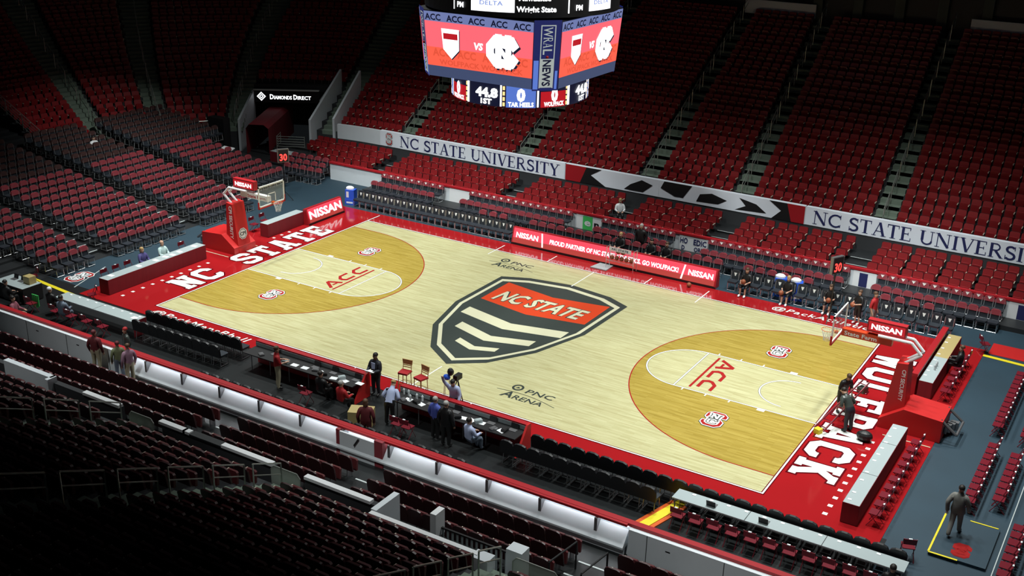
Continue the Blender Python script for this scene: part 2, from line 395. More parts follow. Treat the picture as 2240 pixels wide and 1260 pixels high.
# conference letters in the lanes
ACC = {'A': [([(.0, .0), (.42, .95)], .2), ([(.42, .95), (.86, 0)], .2), ([(.3, .26), (.66, .26)], .15)],
       'C': [([(.86, .88), (.3, .88), (.08, .6), (.08, .38), (.22, .12), (.86, .12)], .2)]}
for s in (-1, 1):
    mb = MB()
    for i, ch in enumerate('ACC'):
        put_strokes(mb, ACC[ch], lambda a, b, i=i: (s * (9.3 + b * .72), s * (-1) * 0 + (-1 if s > 0 else 1) * (-1.45 + i * 1.02 + a * .95 + b * .12), .010), 1, 1, 0)
    band(mb, [(s * 9.12, -1.6), (s * 9.12, 1.6)], .1, .010, 0)
    mb.obj('conference_letters', 'accred', court)
# arena name, twice
for ox, oy in ((2.85, -6.45), (-5.25, 5.6)):
    mb = MB()
    fn = lambda a, b: (ox + a, oy + b, .009)
    for i in range(22):
        t = 2 * math.pi * i / 22; t2 = 2 * math.pi * (i + 1) / 22
        mb.add([fn(.72 + .24 * math.cos(t), .95 + .26 * math.sin(t)), fn(.72 + .24 * math.cos(t2), .95 + .26 * math.sin(t2)), fn(.72 + .15 * math.cos(t2), .95 + .17 * math.sin(t2)), fn(.72 + .15 * math.cos(t), .95 + .17 * math.sin(t))], [(0, 1, 2, 3)])
    mb.add([fn(.64, .88), fn(.82, .92), fn(.72, 1.03)], [(0, 1, 2)])
    put_text(mb, 'PNC', lambda a, b: fn(1.15 + a, .70 + b), 1.2, .36, 0, .012, .1)
    put_text(mb, 'A', lambda a, b: fn(.42 + a, .02 + b), .5, .5, 0, .02, .1)
    put_text(mb, 'RENA', lambda a, b: fn(.95 + a, .02 + b), 1.3, .34, 0, .012, .1)
    band(mb, [(ox + .05 + i * .27, oy + .45 + .2 * math.sin(math.pi * i / 10) - .022 * i) for i in range(11)], .022, .009)
    mb.obj('arena_name', 'charcoal', court)
# plain shield emblem at mid-court, in the colours and size of the painted centre design
mb = MB()
def shield(k, x0=0.0, y0=0.0): return [(x * k + x0, y * k + y0) for x, y in ((-3.5, 4.5), (-2.2, 5.1), (0, 5.45), (2.2, 5.1), (3.4, 4.5), (3.3, 0.5), (2.5, -2.3), (1.3, -4.3), (0.0, -5.3), (-1.5, -4.3), (-2.8, -2.3), (-3.5, 0.5))]
poly(mb, shield(1.0), .006, 0); poly(mb, shield(.93, 0, .02), .007, 1); poly(mb, shield(.88, 0, .02), .009, 0)
poly(mb, [(-2.75, 1.5), (0, 1.0), (2.75, 1.5), (2.75, 4.0), (0, 3.5), (-2.75, 4.0)], .011, 2)
for k, (ya, yb, h) in enumerate(((-0.4, -1.0, .75), (-1.9, -2.5, .6), (-3.2, -3.6, .4))):
    hw = (2.6, 1.9, 1.0)[k]
    poly(mb, [(-hw, ya), (0, yb), (hw, ya), (hw, ya + h), (0, yb + h), (-hw, ya + h)], .011, 1)
for g, z, mi in ((.06, .013, 0), (.028, .015, 1)): put_text(mb, 'NC STATE', lambda a, b, z=z: (-2.35 + a, 1.8 + b, z), 4.5, 1.15, mi, g, .15)
mb.obj('centre_emblem', ['charcoal', 'cream', 'orangered'], court)['label'] = 'charcoal shield with cream chevrons and an orange red lettered band'

# ------------------------------------------------------------------ seating bowl (rounded rectangle, rows step outward)
Z0 = 1.6; RISE = .42; PITCH = .84; ROWS = 19
def inner(t):
    """point and outward normal on the inner edge at arc length t, from the right end of the far side round to the left end"""
    a = 48.0; b = a + 13.5 * math.pi / 2
    if t < a: return (26 - t, 18.0), (0, 1)
    if t < b:
        th = (t - a) / 13.5; n = (-math.sin(th), math.cos(th)); return (-22 + 13.5 * n[0], 4.5 + 13.5 * n[1]), n
    return (-35.5, 4.5 - (t - b)), (-1, 0)
def offs(t, d): p, n = inner(t); return (p[0] + n[0] * d, p[1] + n[1] * d)
T_END = 48 + 21.2 + 1.4
def t_of(x, y):
    if x > -22: return 26 - x
    if y > 4.5: return 48 + 13.5 * math.atan2(-(x + 22), y - 4.5)
    return 69.2 + 4.5 - y
# aisles: (x0,y0) near inner edge -> (x1,y1) further out
AIS = [((11.2, 18.5), (10.25, 34.2)), ((3.45, 18.5), (2.35, 32.8)), ((-2.4, 18.9), (-3.0, 34.5)), ((-10.85, 18.9), (-11.1, 29)), ((-19.7, 19), (-20.6, 27)),
       ((-25.75, 18.7), (-28.9, 31.3)), ((-32.1, 15.9), (-37.7, 26.5)), ((-34.65, 11.2), (-45.1, 18.9)), ((-35.6, 7.2), (-46.8, 10.9))]
AIS_NAME = ['beside the right banner', 'behind the patterned banner', 'behind the left half of the patterned banner', 'behind the word UNIVERSITY', 'above the word NC of the left banner',
            'between the two white tunnel walls', 'left of the lit tunnel sign', 'second left of the tunnel', 'beside the stacked handrails']
def dd(x, y): return ((math.hypot(x + 22, y - 4.5) - 13.5) if (x < -22 and y > 4.5) else (y - 18 if y >= 4.5 else -x - 35.5))
AT = []
for p, q in AIS:
    AT.append((t_of(*p), dd(*p), t_of(*q), dd(*q)))
def ais_t(i, d): a = AT[i]; return a[0] + (a[2] - a[0]) * (d - a[1]) / (a[3] - a[1])
VOM_D = 4.2
VT0, VT1 = t_of(-26.3, 16.7), t_of(-30.9, 14.7)
def grid_tier(rows, samples, name, matn, y_sign=1, hole=None):
    mb = MB()
    for k in range(rows):
        d0 = k * PITCH; z = Z0 + k * RISE
        for a, b in zip(samples[:-1], samples[1:]):
            tm = (a + b) / 2
            if hole and VT0 < tm < VT1 and d0 + .4 < VOM_D: continue
            p = [offs(a, d0), offs(b, d0), offs(b, d0 + PITCH), offs(a, d0 + PITCH)]
            zl = z - RISE if k else z - 1.6
            mb.add([(*p[0], zl), (*p[1], zl), (*p[1], z), (*p[0], z), (*p[2], z), (*p[3], z)], [(0, 1, 2, 3), (3, 2, 4, 5)])
    return mb.obj(name, matn)
smp = [0] + [i * 3.0 for i in range(1, 15)] + [45 + i * .55 for i in range(0, 48)]
smp = sorted(set([x for x in smp if x < T_END] + [VT0, VT1, T_END]))
struct(grid_tier(ROWS, smp, 'terrace_far', 'darkconc', hole=True))
# steps and handrails of each aisle
def rail_loop(name, a, b, h, label, group, n=1):
    """goal-shaped handrail between two points"""
    mb = MB(); a = V3(a); b = V3(b); up = V3((0, 0, h))
    mb.path([a, a + up, b + up, b], .025, 0, 5); mb.path([a + up * .62, b + up * .62], .02, 0, 5)
    o = mb.obj(name, 'railmetal'); tag(o, label, 'handrail', group); return o
for i in range(len(AIS)):
    mb = MB()
    for k in range(ROWS):
        for h in (0, 1):
            d = k * PITCH + h * .42; t = ais_t(i, d); z = Z0 + k * RISE + h * .21
            hw = .55
            if d > 17.5: continue
            p = [offs(t - hw, d), offs(t + hw, d), offs(t + hw, d + .42), offs(t - hw, d + .42)]
            mb.add([(x, y, z - .25) for x, y in p] + [(x, y, z + .012) for x, y in p], [(4, 5, 6, 7), (0, 1, 5, 4), (1, 2, 6, 5), (3, 0, 4, 7)])
    struct(mb.obj('aisle_stairs', 'greenconc'))
    for k in range(0, 10):
        if i == 5 or i == 4 and k > 3: break
        d = .3 + k * 2 * PITCH; t = ais_t(i, d); t2 = ais_t(i, d + 1.15)
        z = Z0 + .5 * d; p = offs(t, d); q = offs(t2, d + 1.15)
        rail_loop('handrail', (*p, z), (*q, z + .58), .95, 'metal handrail, ' + AIS_NAME[i] + ', ' + ORD[k] + ' up', 'handrails of the far stands')

# permanent tip-up seats
def rounded(w, z0, z1, r=.07):
    return [(-w / 2, z0), (w / 2, z0), (w / 2, z1 - r), (w / 2 - r * .35, z1 - r * .3), (w / 2 - r * 1.1, z1), (-w / 2 + r * 1.1, z1), (-w / 2 + r * .35, z1 - r * .3), (-w / 2, z1 - r)]
def seat_parts():
    """frame, backrest (+shell), folded pan as three builders; occupant faces +y"""
    fr = MB(); fr.box(-.02, .02, -.2, .04, 0, .42); fr.box(-.26, -.22, -.12, .2, .56, .60, 1); fr.box(-.255, -.225, -.08, -.02, .38, .58)
    bk = MB(); bk.T = Matrix.Translation((0, -.12, 0)) @ Matrix.Rotation(R(10), 4, 'X')
    bk.prism(rounded(.50, .40, .91), -.035, .0, 1, 'y'); bk.prism(rounded(.47, .42, .895), 0, .035, 0, 'y')
    pn = MB(); pn.T = Matrix.Translation((0, -.02, .30)) @ Matrix.Rotation(R(-6), 4, 'X')
    pn.prism([(-.21, 0), (.21, 0), (.21, .36), (.16, .40), (-.16, .40), (-.21, .36)], 0, .08, 0, 'y')
    return fr, bk, pn
def seat_single():
    fr, bk, pn = seat_parts(); mb = MB()
    for s, mp in ((fr, (2, 3)), (bk, (0, 1)), (pn, (0, 0))):
        o = len(mb.v); mb.v += s.v; mb.f += [[o + i for i in f] for f in s.f]; mb.mi += [mp[i] for i in s.mi]
    return mb
SM = ['seatred', 'seatshell', 'steel', 'beige']
single = seat_single()
import numpy as np
SV = np.array([tuple(v) for v in single.v]); 
class Mass:
    def __init__(s, vs, fs, mi): s.vs = vs; s.fs = fs; s.m = mi; s.T = []
    def put(s, x, y, z, rz, alt=None): s.T.append((x, y, z, rz, alt))
    def obj(s, name, mats, label, cat):
        n = len(s.vs); A = []; F = []; MI = []
        for k, (x, y, z, rz, alt) in enumerate(s.T):
            c, q = math.cos(rz), math.sin(rz)
            A.append(np.stack([s.vs[:, 0] * c - s.vs[:, 1] * q + x, s.vs[:, 0] * q + s.vs[:, 1] * c + y, s.vs[:, 2] + z], 1))
            F += [[i + k * n for i in f] for f in s.fs]; MI += [(alt or {}).get(q_, q_) for q_ in s.m]
        me = bpy.data.meshes.new(name); me.from_pydata(np.concatenate(A).tolist(), [], F)
        for k in mats: me.materials.append(MT[k])
        me.polygons.foreach_set('material_index', MI); me.update()
        o = link(name, me); tag(o, label, cat); o['kind'] = 'stuff'; return o
mass = Mass(SV, single.f, single.mi)
# far and corner bowl seats go to the mass
for k in range(ROWS):
    d = k * PITCH + .62; z = Z0 + k * RISE
    cuts = [(0, -1)] + [(ais_t(i, d) - .62, ais_t(i, d) + .62) for i in range(len(AIS))]
    if d < VOM_D + .6: cuts.append((VT0 - .3, VT1 + .4))
    if d > 6: cuts = [c for c in cuts]
    end = T_END
    lo = 0
    segs = []; cur = 0.0
    for a, b in sorted(cuts, key=lambda c: c[0]):
        if b < a: continue
        if a > cur: segs.append((cur, a))
        cur = max(cur, b)
    segs.append((cur, end))
    for a, b in segs:
        # seats in a section, width .53 measured along this row
        mid = (a + b) / 2; sc = 1.0 if mid < 48 else (13.5 + d) / 13.5
        n = int((b - a) * sc / .53)
        for j in range(n):
            t = a + (j + .5) * (b - a) / n; p, nn = inner(t)
            mass.put(p[0] + nn[0] * d, p[1] + nn[1] * d, z, math.atan2(-nn[1], -nn[0]) - math.pi / 2)

# banner wall of the far stand (front of row one)
mb = MB(); ts = [i * 1.5 for i in range(0, 29)] + [43.5 + i * .6 for i in range(0, 14)]
ts = [t for t in ts if t < VT0 - 1.3]
def wallstrip(mb, ts, d, z0, z1, th, mi=0):
    for a, b in zip(ts[:-1], ts[1:]):
        p, q, r_, s_ = offs(a, d), offs(b, d), offs(b, d + th), offs(a, d + th)
        mb.add([(*p, z0), (*q, z0), (*q, z1), (*p, z1), (*s_, z0), (*r_, z0), (*r_, z1), (*s_, z1)], [(0, 1, 2, 3), (4, 7, 6, 5), (3, 2, 6, 7), (0, 3, 7, 4), (1, 5, 6, 2)], mi)
wallstrip(mb, ts, -.30, 0, 1.24, .2, 1); wallstrip(mb, ts, -.30, 1.24, 2.2, .2, 0); struct(mb.obj('wall_far', ['boardwhite', 'darkconc']))
def banner(name, xa, xb, label, fill):
    """cloth hung on the far wall from x=xa to x=xb"""
    n = max(2, int((xb - xa) / .6)); mb = MB(); T = [26 - (xa + (xb - xa) * i / n) for i in range(n + 1)]
    for a, b in zip(T[:-1], T[1:]):
        p, q = offs(a, -.33), offs(b, -.33); w0, w1 = (random.uniform(-.008, .008) for _ in (0, 1))
        mb.add([(p[0], p[1] + w0, 1.26), (q[0], q[1] + w1, 1.26), (q[0], q[1], 2.24), (p[0], p[1], 2.24)], [(0, 1, 2, 3)])
    mb.add([(*offs(T[0], -.33), 2.24), (*offs(T[-1], -.33), 2.24), (*offs(T[-1], -.08), 2.25), (*offs(T[0], -.08), 2.25)], [(0, 1, 2, 3)])
    o = mb.obj(name, fill); tag(o, label, 'banner'); return o
def wfn(x0, dz, dy=-.345):
    def g(a, b):
        x = x0 + a; t = 26 - x if x > -22 else 48 + (-22 - x)
        p = offs(t, dy); return (p[0], p[1], dz + b)
    return g
def banner_words(x0, par):
    full = 'NC STATE UNIVERSITY'; A = lambda s_: sum(SERIF[c][0] if c != ' ' else .38 for c in s_); k = 11.9 / A(full); pos = 0
    for wd in ('NC', 'STATE', 'UNIVERSITY'):
        mb = MB(); put_serif(mb, wd, wfn(x0 + A(full[:pos]) * k, 1.38), A(wd) * k, .72, 0); mb.obj('lettering', 'navy', par); pos += len(wd) + 1
b1 = banner('cloth_banner', -21.2, -7.35, 'white cloth banner reading NC STATE UNIVERSITY hung on the wall left of the patterned banner', 'bannerwhite')
banner_words(-19.6, b1)
mb = MB(); block_s(mb, 0, 0, 0, .62, lambda a, b, dz: (-20.45 + a, 17.652 - dz * 1.3, 1.76 + b)); mb.obj('emblem', ['white', 'charcoal', 'accred'], b1)
b2 = banner('cloth_banner', 7.35, 22.4, 'white cloth banner reading NC STATE UNIVERSITY running off the right edge of the photo', 'bannerwhite')
banner_words(7.75, b2)
b3 = banner('cloth_banner', -7.3, 7.3, 'grey and black patterned banner with red ends between the two lettered banners', 'bannerwhite')
F = wfn(0, 1.26)
def bp_(pts, mi):
    mb = MB(); mb.add([F(x, z) for x, z in pts], [list(range(len(pts)))], 0); mb.obj('printed_shape', ['black', 'redpad'][mi], b3)
bp_([(-7.3, 0), (-6.3, 0), (-5.9, .97), (-7.3, .97)], 1); bp_([(6.6, 0), (7.3, 0), (7.3, .97), (6.3, .97)], 1)
bp_([(-6.3, 0), (-4.6, 0), (-5.6, .55), (-4.9, .97), (-5.9, .97)], 0); bp_([(5.5, 0), (6.6, 0), (6.3, .97), (5.3, .97), (6.0, .5)], 0)
bp_([(-3.4, .1), (-2.2, .1), (-1.6, .6), (-2.3, .8), (-3.0, .45)], 0); bp_([(-1.1, .55), (-.2, .2), (.3, .2), (.8, .97), (-.9, .97)], 0)
bp_([(1.1, .15), (2.4, .2), (2.9, .5), (2.0, .75), (1.3, .6)], 0); bp_([(3.4, .1), (5.2, .2), (4.6, .6), (3.6, .8), (4.0, .4)], 0)


# front row block of movable riser seats in front of the banner wall (four rows), facing the court
struct(MB().box(-30, 26, 13.35, 14.6, -.02, .12).box(-30, 26, 14.6, 15.45, -.02, .22).box(-30, 26, 15.45, 16.3, -.02, .34).box(-30, 26, 16.3, 17.7, -.02, .46).obj('floor_far_risers', 'riserdeck'))
RA = [-19.0, -9.4, -2.3, 3.65, 10.95]      # aisle centres
RAW = .8
rs_mesh = single.mesh('riser_seat', SM); rproto = link('riser_seat', rs_mesh); tag(rproto, 'x', 'seat'); RS = Stamp(rproto)
nfr = 0
mb = MB()
for k in range(4):
    y = 14.15 + .85 * k; z = (.12, .22, .34, .46)[k]
    RAW = .62; e = [-26.0 + (k == 0) * 3.2 + (k == 1) * 1.6] + [v for a in RA for v in (a - RAW, a + RAW)] + [20.6]
    e2 = list(zip(e[::2], e[1::2]))
    nm = ['left end block under plain wall', 'block under the word NC STATE', 'block under the word UNIVERSITY', 'block under left half of patterned banner', 'block under right half of patterned banner', 'right end block under the right banner']
    for (a, b), nn in zip(e2, nm):
        n = int((b - a) / .56)
        for j in range(n):
            if nfr >= 300: break
            x = a + (j + .5) * (b - a) / n + .05 * ((j % 3) - 1) * (-1); nfr += 1
            RS.put((x, y, z), math.pi, 'bright red seat, ' + ORD[k] + ' row above the rink board, ' + nn, 'red seats, row ' + ORD[k] + ', ' + nn)
    for a in RA: mb.box(a - .62, a + .62, y - .45, y - .40, z - .005, z + .012, 0)
struct(mb.obj('trim_far_riser_steps', 'nosing'))

# rink boards
def rink_board(name, y, s, x0, x1):
    """kick board with red cap; s = outward direction of the building side"""
    mb = MB(); mb.box(x0, x1, y - .04, y + .04, -.02, 1.02); o = struct(mb.obj(name, 'boardwhite'))
    mb = MB(); mb.box(x0, x1, y - .11, y + .11, 1.02, 1.12); mb.obj('cap_rail', 'redpad', o)
    return o
rink_board('wall_far_boards', 12.98, 1, -21.5, 26)
nb = rink_board('wall_near_boards', -13.15, -1, -26, 26)
# the near board is open behind: ledge, posts and shelves seen from the stands
mb = MB()
mb.prism([(-13.19, .34), (-13.19, .86), (-13.56, .40), (-13.56, .34)], -9.2, 12.1, 0, 'x')
mb.box(-9.2, 12.1, -13.46, -13.40, -.02, .345, 0)
mb.obj('ledge', 'boardwhite', nb)
MB().box(-9.2, 12.1, -13.27, -13.23, 1.0, 1.012).obj('added_glow_strip', 'strip', nb); MB().box(-9.2, 12.1, -13.36, -13.24, 1.03, 1.11).obj('cap_lip', 'redpad', nb)  # glow strip added under the cap to brighten the ledge, lip hides it
for x in [-8.4 + 1.95 * i for i in range(11)]:
    MB().box(x - .05, x + .05, -13.42, -13.19, .45, 1.02).obj('post', 'steel', nb)
mb = MB()
for x0, x1 in ((-26, -9.3), (12.2, 26)):
    mb.box(x0, x1, -13.42, -13.2, -.02, 1.02)
mb.obj('closed_panel', 'boardwhite', nb)
mb = MB()
for x in (-15.5, -13, -10.5, 12.8, 15.2, 17.6): mb.box(x - .01, x + .01, -13.43, -13.2, 0, 1.01); mb.box(x + .6, x + .75, -13.43, -13.2, .7, .73)
mb.obj('panel_joint', 'black', nb)
g = MB(); g.box(1.25, 2.75, -13.5, -13.43, .1, 1.0, 0); g.box(1.1, 1.25, -13.5, -13.2, .0, 1.05, 1); g.box(2.75, 3.1, -13.5, -13.2, 0, 1.1, 1)
gg = g.obj('door_1', ['boardwhite', 'marooncover']); struct(gg)
MB().tube((1.9, -13.52, .65), (2.1, -13.52, .95), .03).obj('latch', 'black', gg)

# near stand: lower rows behind the boards, parapet, upper rows
struct(MB().box(-30, 26, -14.6, -13.48, -.02, .12).box(-30, 26, -15.5, -14.6, -.02, .22).box(-30, 26, -16.35, -15.5, -.02, .34).box(-30, 26, -17.55, -16.35, -.02, .46).obj('floor_near_risers', 'blackfloor'))
NA = [-16.5, -2.9, 3.45, 11.8]
mb = MB()
for k, (y, z) in enumerate(((-14.6, .22), (-15.5, .34), (-16.35, .46))):
    for a in NA: mb.box(a - .6, a + .6, y - .06, y + .005, z + .0, z + .012)
struct(mb.obj('trim_near_riser_steps', 'nosing'))
mb = MB(); NY = 20
NT = lambda k: (-18.0 - k * PITCH, Z0 + k * RISE)
for k in range(NY):
    y, z = NT(k); zl = z - RISE if k else 0
    mb.add([(-30, y, zl), (26, y, zl), (26, y, z), (-30, y, z), (26, y - PITCH, z), (-30, y - PITCH, z)], [(0, 1, 2, 3), (3, 2, 4, 5)])
struct(mb.obj('terrace_near', 'darkconc'))
NB = [(-3.95, .09), (3.0, .11), (10.7, .11)]     # aisle centre at row 0, drift per row
for x0, dr in NB:
    mb = MB()
    for k in range(NY):
        y, z = NT(k); x = x0 + dr * k
        for h in (0, 1): mb.box(x - .55, x + .55, y - .42 * (h + 1), y - .42 * h, z + .21 * h - .3, z + .21 * h + .012)
    struct(mb.obj('aisle_stairs', 'greenconc'))
    where = 'left' if x0 < 0 else ('middle' if x0 < 5 else 'right')
    for k in range(7):
        y, z = -18.2 - k * 2 * PITCH, Z0 + k * 2 * RISE; x = x0 + dr * k * 2 
        rail_loop('handrail', (x, y, z), (x + .12, y - 1.25, z + .62), .98, 'pale metal handrail in the ' + where + ' aisle of the near stand, ' + ORD[k] + ' from the front', 'handrails of the near stand')
# parapet between lower and upper near rows, with portals at the aisles
mb = MB()
segs = [(-11.3, -4.6), (-2.6, 2.25), (3.5, 6.3), (12.6, 26), (-30, -12.3)]
for a, b in segs: mb.box(a, b, -17.75, -17.55, 0, 2.0)
struct(mb.obj('wall_near', 'darkconc'))
mb = MB()
for a, b in ((-6.4, -4.6), (-3.0 + .3, -1.3), (1.3 - 3.0 + .1, -1.5), (.1, 2.2), (3.5, 6.0)): mb.box(a, b, -17.79, -17.60, 2.0, 2.1)
struct(mb.obj('trim_near_parapet', 'white'))
mb = MB(); mb.box(-1.3, .1, -17.79, -17.52, 2.0, 2.05).box(-4.6, -2.6, -17.79, -17.52, .4, .5); struct(mb.obj('trim_near_parapet_dark', 'riserdeck'))
for x0, x1, lab in ((2.3, 3.45, 'clear acrylic screen panel at the front of the middle near aisle'), (-3.95, -2.8, 'clear acrylic screen panel at the front of the left near aisle'), (10.9, 12.3, 'clear acrylic screen panel at the front of the right near aisle')):
    a = empty('aisle_screen', ((x0 + x1) / 2, -17.9, 1.25), lab, 'screen')
    hw = (x1 - x0) / 2
    p = [(-hw, 0), (hw, 0), (hw, .78), (hw - .12, .92), (-hw + .12, .92), (-hw, .78)]
    MB().prism(p, -.012, .012, 0, 'y').obj('panel', 'acrylic', a)
    MB().path([(x, -.0, z) for x, z in p] + [(-hw, 0, 0)], .018).obj('rim', 'railmetal', a)
    MB().box(-hw, -hw + .05, -.05, .05, -1.2, .05).box(hw - .05, hw, -.05, .05, -1.2, .05).obj('post', 'steel', a)
# pale walled well with a few seats, right of the middle aisle, and the pale wall on the left
MB().box(6.3, 9.9, -18.15, -18.0, .5, 1.95, 0).obj('wall_near_well_front', 'darkconc')['kind'] = 'structure'
ww = MB(); ww.box(6.2, 6.4, -18.0, -16.9, .5, 2.05, 0); ww.box(9.8, 10.35, -18.3, -17.9, .3, 2.0, 0); ww.box(10.5, 11.0, -17.6, -17.2, .3, 2.1, 0)
struct(ww.obj('wall_near_well', 'boardwhite'))
mb = MB(); mb.box(6.25, 9.95, -18.18, -18.02, 1.95, 2.02); mb.box(7.7, 7.9, -17.2, -16.75, 1.2, 2.0); struct(mb.obj('trim_well', 'white'))
fn = empty('bar_fence', (9.2, -16.9, .46), 'dark vertical bar fence behind the well of the near stand', 'fence')
mb = MB()
for i in range(18): mb.box(-1.45 + i * .165, -1.39 + i * .165, -.012, .012, 0, .95)
mb.obj('bars', 'tabletop', fn); MB().box(-1.5, 1.5, -.03, .03, .95, 1.0).obj('top_rail', 'black', fn)
ww = MB(); ww.box(-10.6, -8.0, -17.8, -17.6, .2, 2.2, 0); ww.box(-8.1, -7.95, -17.98, -17.6, .2, 2.2, 0); struct(ww.obj('wall_near_left_well', 'boardwhite'))

for x in (11.3, 12.3):
    mb = MB(); mb.path([(x, -15.0, .22), (x, -15.0, 1.15), (x, -16.6, 1.4), (x, -16.6, .46)], .03, 0, 5); tag(mb.obj('handrail', 'black'), 'black handrail in the lower right near aisle, ' + ('left' if x < 12 else 'right') + ' of two', 'handrail')
# seats of the near stand: 300 shown one by one, the rest with the mass
fr, bk, pn = seat_parts()
sp = fr.obj('stadium_seat', ['steel', 'beige']); tag(sp, 'x', 'seat')
nbk = MB(); nbk.T = bk.T.copy(); nbk.prism(rounded(.525, .36, .97, .13), -.045, .0, 1, 'y'); nbk.prism(rounded(.48, .42, .94, .12), 0, .035, 0, 'y')
pn = MB(); pn.T = Matrix.Translation((0, .02, .26)) @ Matrix.Rotation(R(-6), 4, 'X'); pn.prism([(-.21, 0), (.21, 0), (.21, .36), (.16, .40), (-.16, .40), (-.21, .36)], 0, .08, 0, 'y')
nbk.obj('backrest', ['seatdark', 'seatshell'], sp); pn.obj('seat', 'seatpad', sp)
NS = Stamp(sp); cnt = 0
for k in range(3):
    y, z = (-14.45, -15.3, -16.1)[k], (.12, .22, .34)[k]
    for a, b, nn in ((-15.8, -3.5, 'left block'), (-2.3, 2.8, 'middle block'), (4.1, 11.2, 'right middle block'), (12.5, 20.5, 'right end block')):
        n = int((b - a) / .53)
        for j in range(n):
            x = a + (j + .5) * (b - a) / n; cnt += 1
            NS.put((x, y, z), 0, 'dark maroon seat seen from behind, ' + ORD[k] + ' row behind the near rink board, ' + nn, 'near lower seats, row ' + ORD[k] + ', ' + nn)
for k in range(NY):
    y, z = NT(k); y -= .62
    c = sorted([(x0 + dr * k - .62, x0 + dr * k + .62) for x0, dr in NB])
    ed = [-16.0] + [v for a in c for v in a] + [15.0]
    for (a, b), nn in zip(zip(ed[::2], ed[1::2]), ('left of the left aisle', 'between the left and middle aisles', 'right of the middle aisle', 'at the right end')):
        n = int((b - a) / .53)
        if b < a: continue
        for j in range(n):
            x = a + (j + .5) * (b - a) / n
            # inside the view cone?
            rel = V3((x, y, z + .5)) - V3((23.83, -39.67, 19.76)); cz = rel.dot(_f)
            u = 1120 + 2468.6 * rel.dot(_r) / cz; v = 630 - 2468.6 * rel.dot(_u) / cz
            if not (-60 < u < 2300 and v < 1330): continue
            if cnt < 300 and k < 9: 
                cnt += 1
                NS.put((x, y, z), 0, 'dark seat from behind, ' + ORD[k] + ' upper row, near stand, ' + nn, 'near upper seats, row ' + ORD[k] + ', ' + nn)
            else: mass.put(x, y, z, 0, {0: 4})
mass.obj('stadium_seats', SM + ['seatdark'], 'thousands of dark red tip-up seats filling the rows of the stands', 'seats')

# ------------------------------------------------------------------ portable chairs
def chair_parts(cover=True):
    leg = MB()
    for x in (-.2, .2):
        leg.path([(x, .2, 0), (x * .95, .17, .42)], .016, 0, 4); leg.path([(x, -.24, 0), (x * .95, -.18, .45), (x * .95, -.24, .84)], .016, 0, 4)
        leg.path([(x, -.22, .03), (x, .2, .03)], .012, 0, 4)
    leg.path([(-.2, .2, .03), (.2, .2, .03)], .012, 0, 4)
    seat = MB(); seat.prism([(-.22, -.2), (.22, -.2), (.235, .14), (.19, .24), (-.19, .24), (-.235, .14)], .40, .48, 0, 'z')
    back = MB(); back.T = Matrix.Translation((0, -.2, 0)) @ Matrix.Rotation(R(7), 4, 'X'); back.prism(rounded(.49, .47, .93, .13), -.045, .03, 0, 'y')
    cv = MB(); cv.T = back.T.copy(); cv.prism([(-.25, .71), (.25, .71), (.245, .80), (.20, .90), (.11, .96), (-.11, .96), (-.20, .90), (-.245, .78)], -.07, .07, 0, 'y')
    vv = MB(); vv.T = back.T.copy(); vv.add([(-.075, .036, .80), (.075, .036, .80), (0.02, .036, .64), (-.02, .036, .64)], [(0, 3, 2, 1)])
    return leg, seat, back, cv, vv
def join(parts):
    mb = MB()
    for s, mi in parts:
        o = len(mb.v); mb.v += s.v; mb.f += [[o + i for i in f] for f in s.f]; mb.mi += [mi] * len(s.f)
    return mb
leg, seat, back, cv, vv = chair_parts()
# far bench: black chairs with a white mark, in parts
bp0 = leg.obj('bench_chair', 'chrome'); tag(bp0, 'x', 'chair'); seat.obj('seat', 'navyvinyl', bp0); back.obj('backrest', 'navyvinyl', bp0); vv.obj('emblem', 'linewhite', bp0)
BC = Stamp(bp0)
x = -16.4
while x < -6.0: BC.put((x, 9.4, -.02), math.pi, 'black bench chair with white mark, in the row left of the long lit sponsor board', 'left team bench chairs'); x += .445
x = 6.6; j = 0
while x < 16.6: BC.put((x, 9.45, -.02), math.pi, 'black bench chair with white mark, in the row right of the long lit sponsor board', 'right team bench chairs'); x += .555
# red-topped chairs behind them
rt = join([(leg, 0), (seat, 1), (back, 1), (cv, 2)]); rtm = rt.mesh('red_topped_chair', ['chrome', 'navyvinyl', 'marooncover'])
rtp = link('red_topped_chair', rtm); tag(rtp, 'x', 'chair'); RT = Stamp(rtp)
rt2 = join([(leg, 0), (seat, 1), (back, 1), (cv, 2), (MB(), 3)])
v2 = MB(); v2.T = Matrix.Translation((0, -.2, 0)) @ Matrix.Rotation(R(7), 4, 'X'); v2.add([(-.09, .074, .93), (.09, .074, .93), (0, .074, .80)], [(0, 2, 1)])
rt2 = join([(leg, 0), (seat, 1), (back, 1), (cv, 2), (v2, 3)]); rvp = link('marked_chair', rt2.mesh('marked_chair', ['chrome', 'navyvinyl', 'marooncover', 'linewhite'])); tag(rvp, 'x', 'chair'); RV = Stamp(rvp)
MB().box(-18, 20, 11.75, 12.85, -.02, .2).obj('floor_far_platform', 'riserdeck')['kind'] = 'structure'
blocks = [(-17.2, -12.6, 'far left block'), (-10.8, -4.0, 'block left of the green sign'), (-2.2, 2.1, 'block right of the green sign'), (3.95, 11.3, 'block right of the white lettered sign'), (12.6, 18.4, 'far right block')]
for a, b, nn in blocks:
    n = int((b - a) / .47)
    for j in range(n):
        x = a + (j + .5) * (b - a) / n
        RV.put((x, 12.35, .2), math.pi, 'maroon chair with white triangle along far boards, ' + nn, 'marked chairs, ' + nn)
        if not (-4 < x < 4 and False): RT.put((x, 11.35, -.02), math.pi, 'maroon-topped chair in front of the white-marked row, ' + nn, 'second row chairs, ' + nn)
